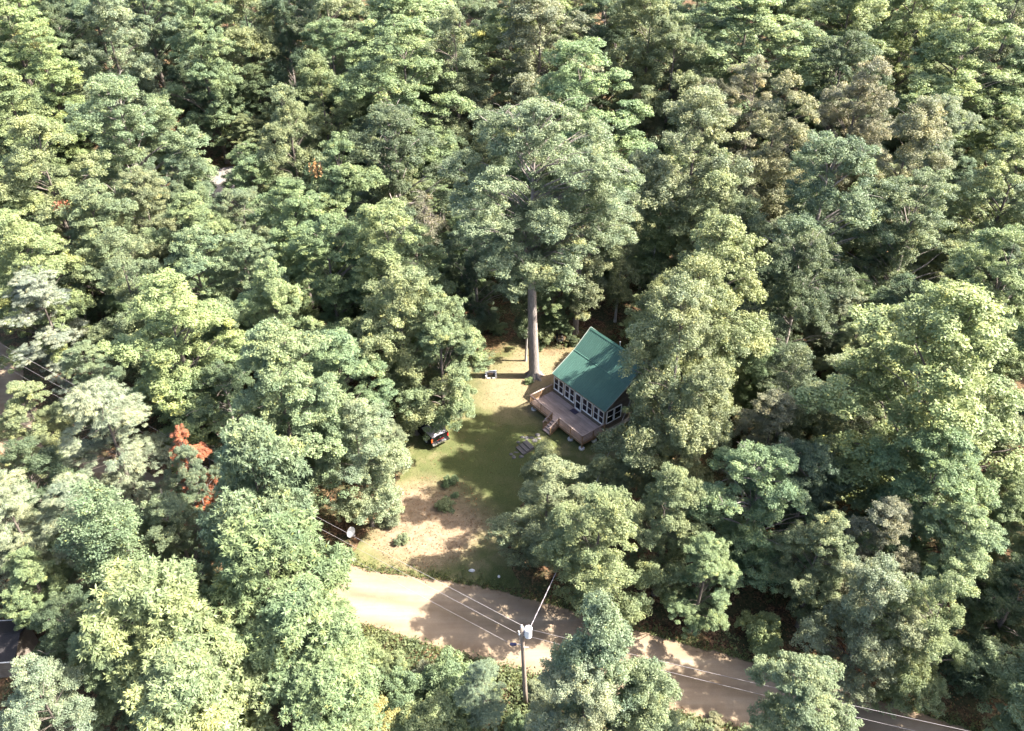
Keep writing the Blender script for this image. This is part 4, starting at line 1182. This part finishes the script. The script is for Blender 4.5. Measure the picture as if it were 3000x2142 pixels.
for _ in range(4000):           # behind the last crowns in view and just outside the picture's sides
    side = frnd.random()
    if side < .5: y = frnd.uniform(138, 178); x = frnd.uniform(-105, 105)
    else:
        y = frnd.uniform(26, 140); half = .62 * math.hypot(y, 40); x = (half + frnd.uniform(2, 15)) * (1 if side < .85 else -1)
    h = frnd.uniform(16, 22); k = frnd.choice(['maple', 'oak', 'ash', 'maple'])
    if try_fill(x, y, h, h * frnd.uniform(.25, .3), k, frnd.choice(['lime', 'green', 'blue', 'pale', 'green']), 7.2): n += 1
    if n >= 95: break
ORD = ['first', 'second', 'third', 'fourth', 'fifth', 'sixth', 'seventh', 'eighth', 'ninth', 'tenth', 'eleventh', 'twelfth', 'thirteenth', 'fourteenth', 'fifteenth', 'sixteenth', 'seventeenth', 'eighteenth', 'nineteenth', 'twentieth']
TEN = {7: 'seventy', 8: 'eighty', 9: 'ninety', 2: 'twenty', 3: 'thirty', 4: 'forty', 5: 'fifty', 6: 'sixty'}
def ordinal(i):
    if i < 20: return ORD[i]
    t, u = divmod(i + 1, 10)
    return TEN[t][:-1] + 'ieth' if u == 0 else TEN[t] + '-' + ORD[u - 1]
def zone(x, y, h):
    a = x / y
    if y > 137: return 'tall tree', 'in the last row'
    if h > 15: return 'tall tree', ('at the left border' if x < 0 else 'at the right border')
    if y > 100: return 'low tree', 'in the far upper ' + ('left woods' if a < -.15 else 'right woods' if a > .2 else 'middle woods')
    if y > 79: return 'low tree', ('in the woods behind the cabin' if -.08 < a < .25 else 'on the upper left slope' if a < 0 else 'on the upper right slope')
    if x < -6: return 'low tree', ('in the woods left of the lawn' if droad(x, y) > 0 and y > 45 - (x + 13) * .6 else 'in the bottom left woods')
    return 'low tree', ('in the woods right of the cabin' if y > 48 else 'in the lower right woods')
zs_ = {}
for f in FILL: zs_.setdefault(zone(f[0], f[1], f[2]), []).append(f)
CW = dict(green='green', dark='dark green', olive='olive', pale='pale green', blue='bluish', lime='light green')
for (what, where), lst in zs_.items():
    lst.sort(key=lambda f: f[0] / f[1])
    for i, f in enumerate(lst):
        plant(*f, '%s %s, %s from left %s' % (CW[f[5]], what, ordinal(i), where), 'filling trees ' + where)

# ------------------------------------------------------------------ loose stuff: grass, weeds, fallen leaves, undergrowth
def stuff(name, label, pts, nrm, axs, L, W, tint, col, mat):
    o = link(name, leaf_mesh(name, pts, nrm, axs, L, W, tint, mat))
    o.color = col + (1,)
    return tag(o, label, None, None, 'stuff')
q = np.random.default_rng(5)
def scatter(n, x0, x1, y0, y1, ok):
    out = []
    while len(out) < n:
        for x, y in zip(q.uniform(x0, x1, 4000), q.uniform(y0, y1, 4000)):
            if ok(x, y): out.append((x, y))
            if len(out) >= n: break
    return np.array(out)
# lawn grass
P = scatter(26000, -11, 14, 43, 78, lambda x, y: in_poly(x, y, LAWN) and (math.hypot(x + 7.2, y - 50) > 4.6 or q.random() < .15))
n = len(P); hh = q.uniform(.05, .12, n)
pts = np.column_stack([P, hh * .5 + .006]); ax = np.column_stack([q.normal(0, .45, n), q.normal(0, .45, n), np.ones(n)])
stuff('lawn_grass', 'short mown grass blades of the lawn', pts, unit(np.column_stack([q.normal(0, 1, (n, 2)), q.uniform(.2, .9, n)])), ax, hh, q.uniform(.02, .05, n), np.clip(q.normal(.5, .22, n), 0, .95), (.125, .125, .055), M['blade'])
# verge weeds both sides of the road
cand = []
for i in range(0, len(L_) - 1):
    if -16 < L_[i][0] < 34:
        for side, E_ in ((1, L_), (-1, R_)):
            d = E_[i + 1] - E_[i]; ln = np.linalg.norm(d); d = d / ln; nn_ = np.array((-d[1], d[0])) * side
            for k in range(int(ln * (130 if side > 0 else 330))):
                w = abs(q.normal(0, .55 if side > 0 else 1.3)) - .12
                cand.append(E_[i] + d * q.uniform(0, ln) + nn_ * w)
P = np.array(cand); n = len(P); hh = q.uniform(.06, .34, n)
pts = np.column_stack([P, hh * .5 + .01]); ax = np.column_stack([q.normal(0, .5, n), q.normal(0, .5, n), np.ones(n)])
stuff('verge_grass', 'ragged green grass and weeds along both road edges', pts, unit(np.column_stack([q.normal(0, 1, (n, 2)), q.uniform(.3, 1.0, n)])), ax, hh, q.uniform(.03, .09, n), np.clip(q.normal(.5, .22, n), 0, .95), (.12, .14, .06), M['blade'])
# fallen leaves
def okl(x, y):
    if droad(x, y) < -.5: return False
    if in_poly(x, y, LAWN): return math.hypot(x + 7.2, y - 50) < 5.5 or y > 74.5 or q.random() < .06
    return True
P = scatter(30000, -40, 34, 30, 86, okl)
n = len(P)
pts = np.column_stack([P, q.uniform(.015, .07, n)])
nn = unit(np.column_stack([q.normal(0, .5, (n, 2)), np.ones(n)]))
stuff('fallen_leaves', 'brown and orange fallen leaves on the forest floor', pts, nn, q.normal(0, 1, (n, 3)), q.uniform(.10, .2, n), q.uniform(.07, .14, n), np.clip(q.normal(.5, .25, n), 0, .95), (.18, .105, .062), M['blade'])
# undergrowth: seedlings and ferns in patches
ctr = scatter(1800, -75, 70, 30, 125, lambda x, y: clear_of_open(x, y, .6) or (droad(x, y) > .5 and not in_poly(x, y, LAWN) and y < 38))
ctr = np.concatenate([ctr, scatter(420, -14, 3, 28.5, 38.5, lambda x, y: droad(x, y) > .15 and y < 41 - (x + 13) * .25), scatter(160, 9, 30, 25, 32, lambda x, y: droad(x, y) > .3)])
pp, nn, aa = [], [], []
for (x, y) in ctr:
    k = 34; R0 = q.uniform(.35, 1.0); h0 = q.uniform(.25, 1.1)
    o = unit(q.normal(0, 1, (k, 3))) * (q.uniform(.1, 1, (k, 1)) ** .5) * np.array((R0, R0, h0 * .55))
    pp.append(o + np.array((x, y, gz(x, y) + h0 * .6))); nn.append(unit(np.array((0, 0, .9)) + q.normal(0, .5, (k, 3)))); aa.append(q.normal(0, 1, (k, 3)))
pts = np.concatenate(pp); n = len(pts); pts[:, 2] = np.maximum(pts[:, 2], .03)
tt = np.repeat(np.clip(q.normal(.48, .16, len(ctr)), 0, .9), 34) + q.normal(0, .1, n)
stuff('undergrowth', 'seedlings and ferns covering the forest floor', pts, np.concatenate(nn), np.concatenate(aa), q.uniform(.14, .3, n), q.uniform(.08, .17, n), np.clip(tt, 0, .95), (.105, .125, .06), M['leaf'])
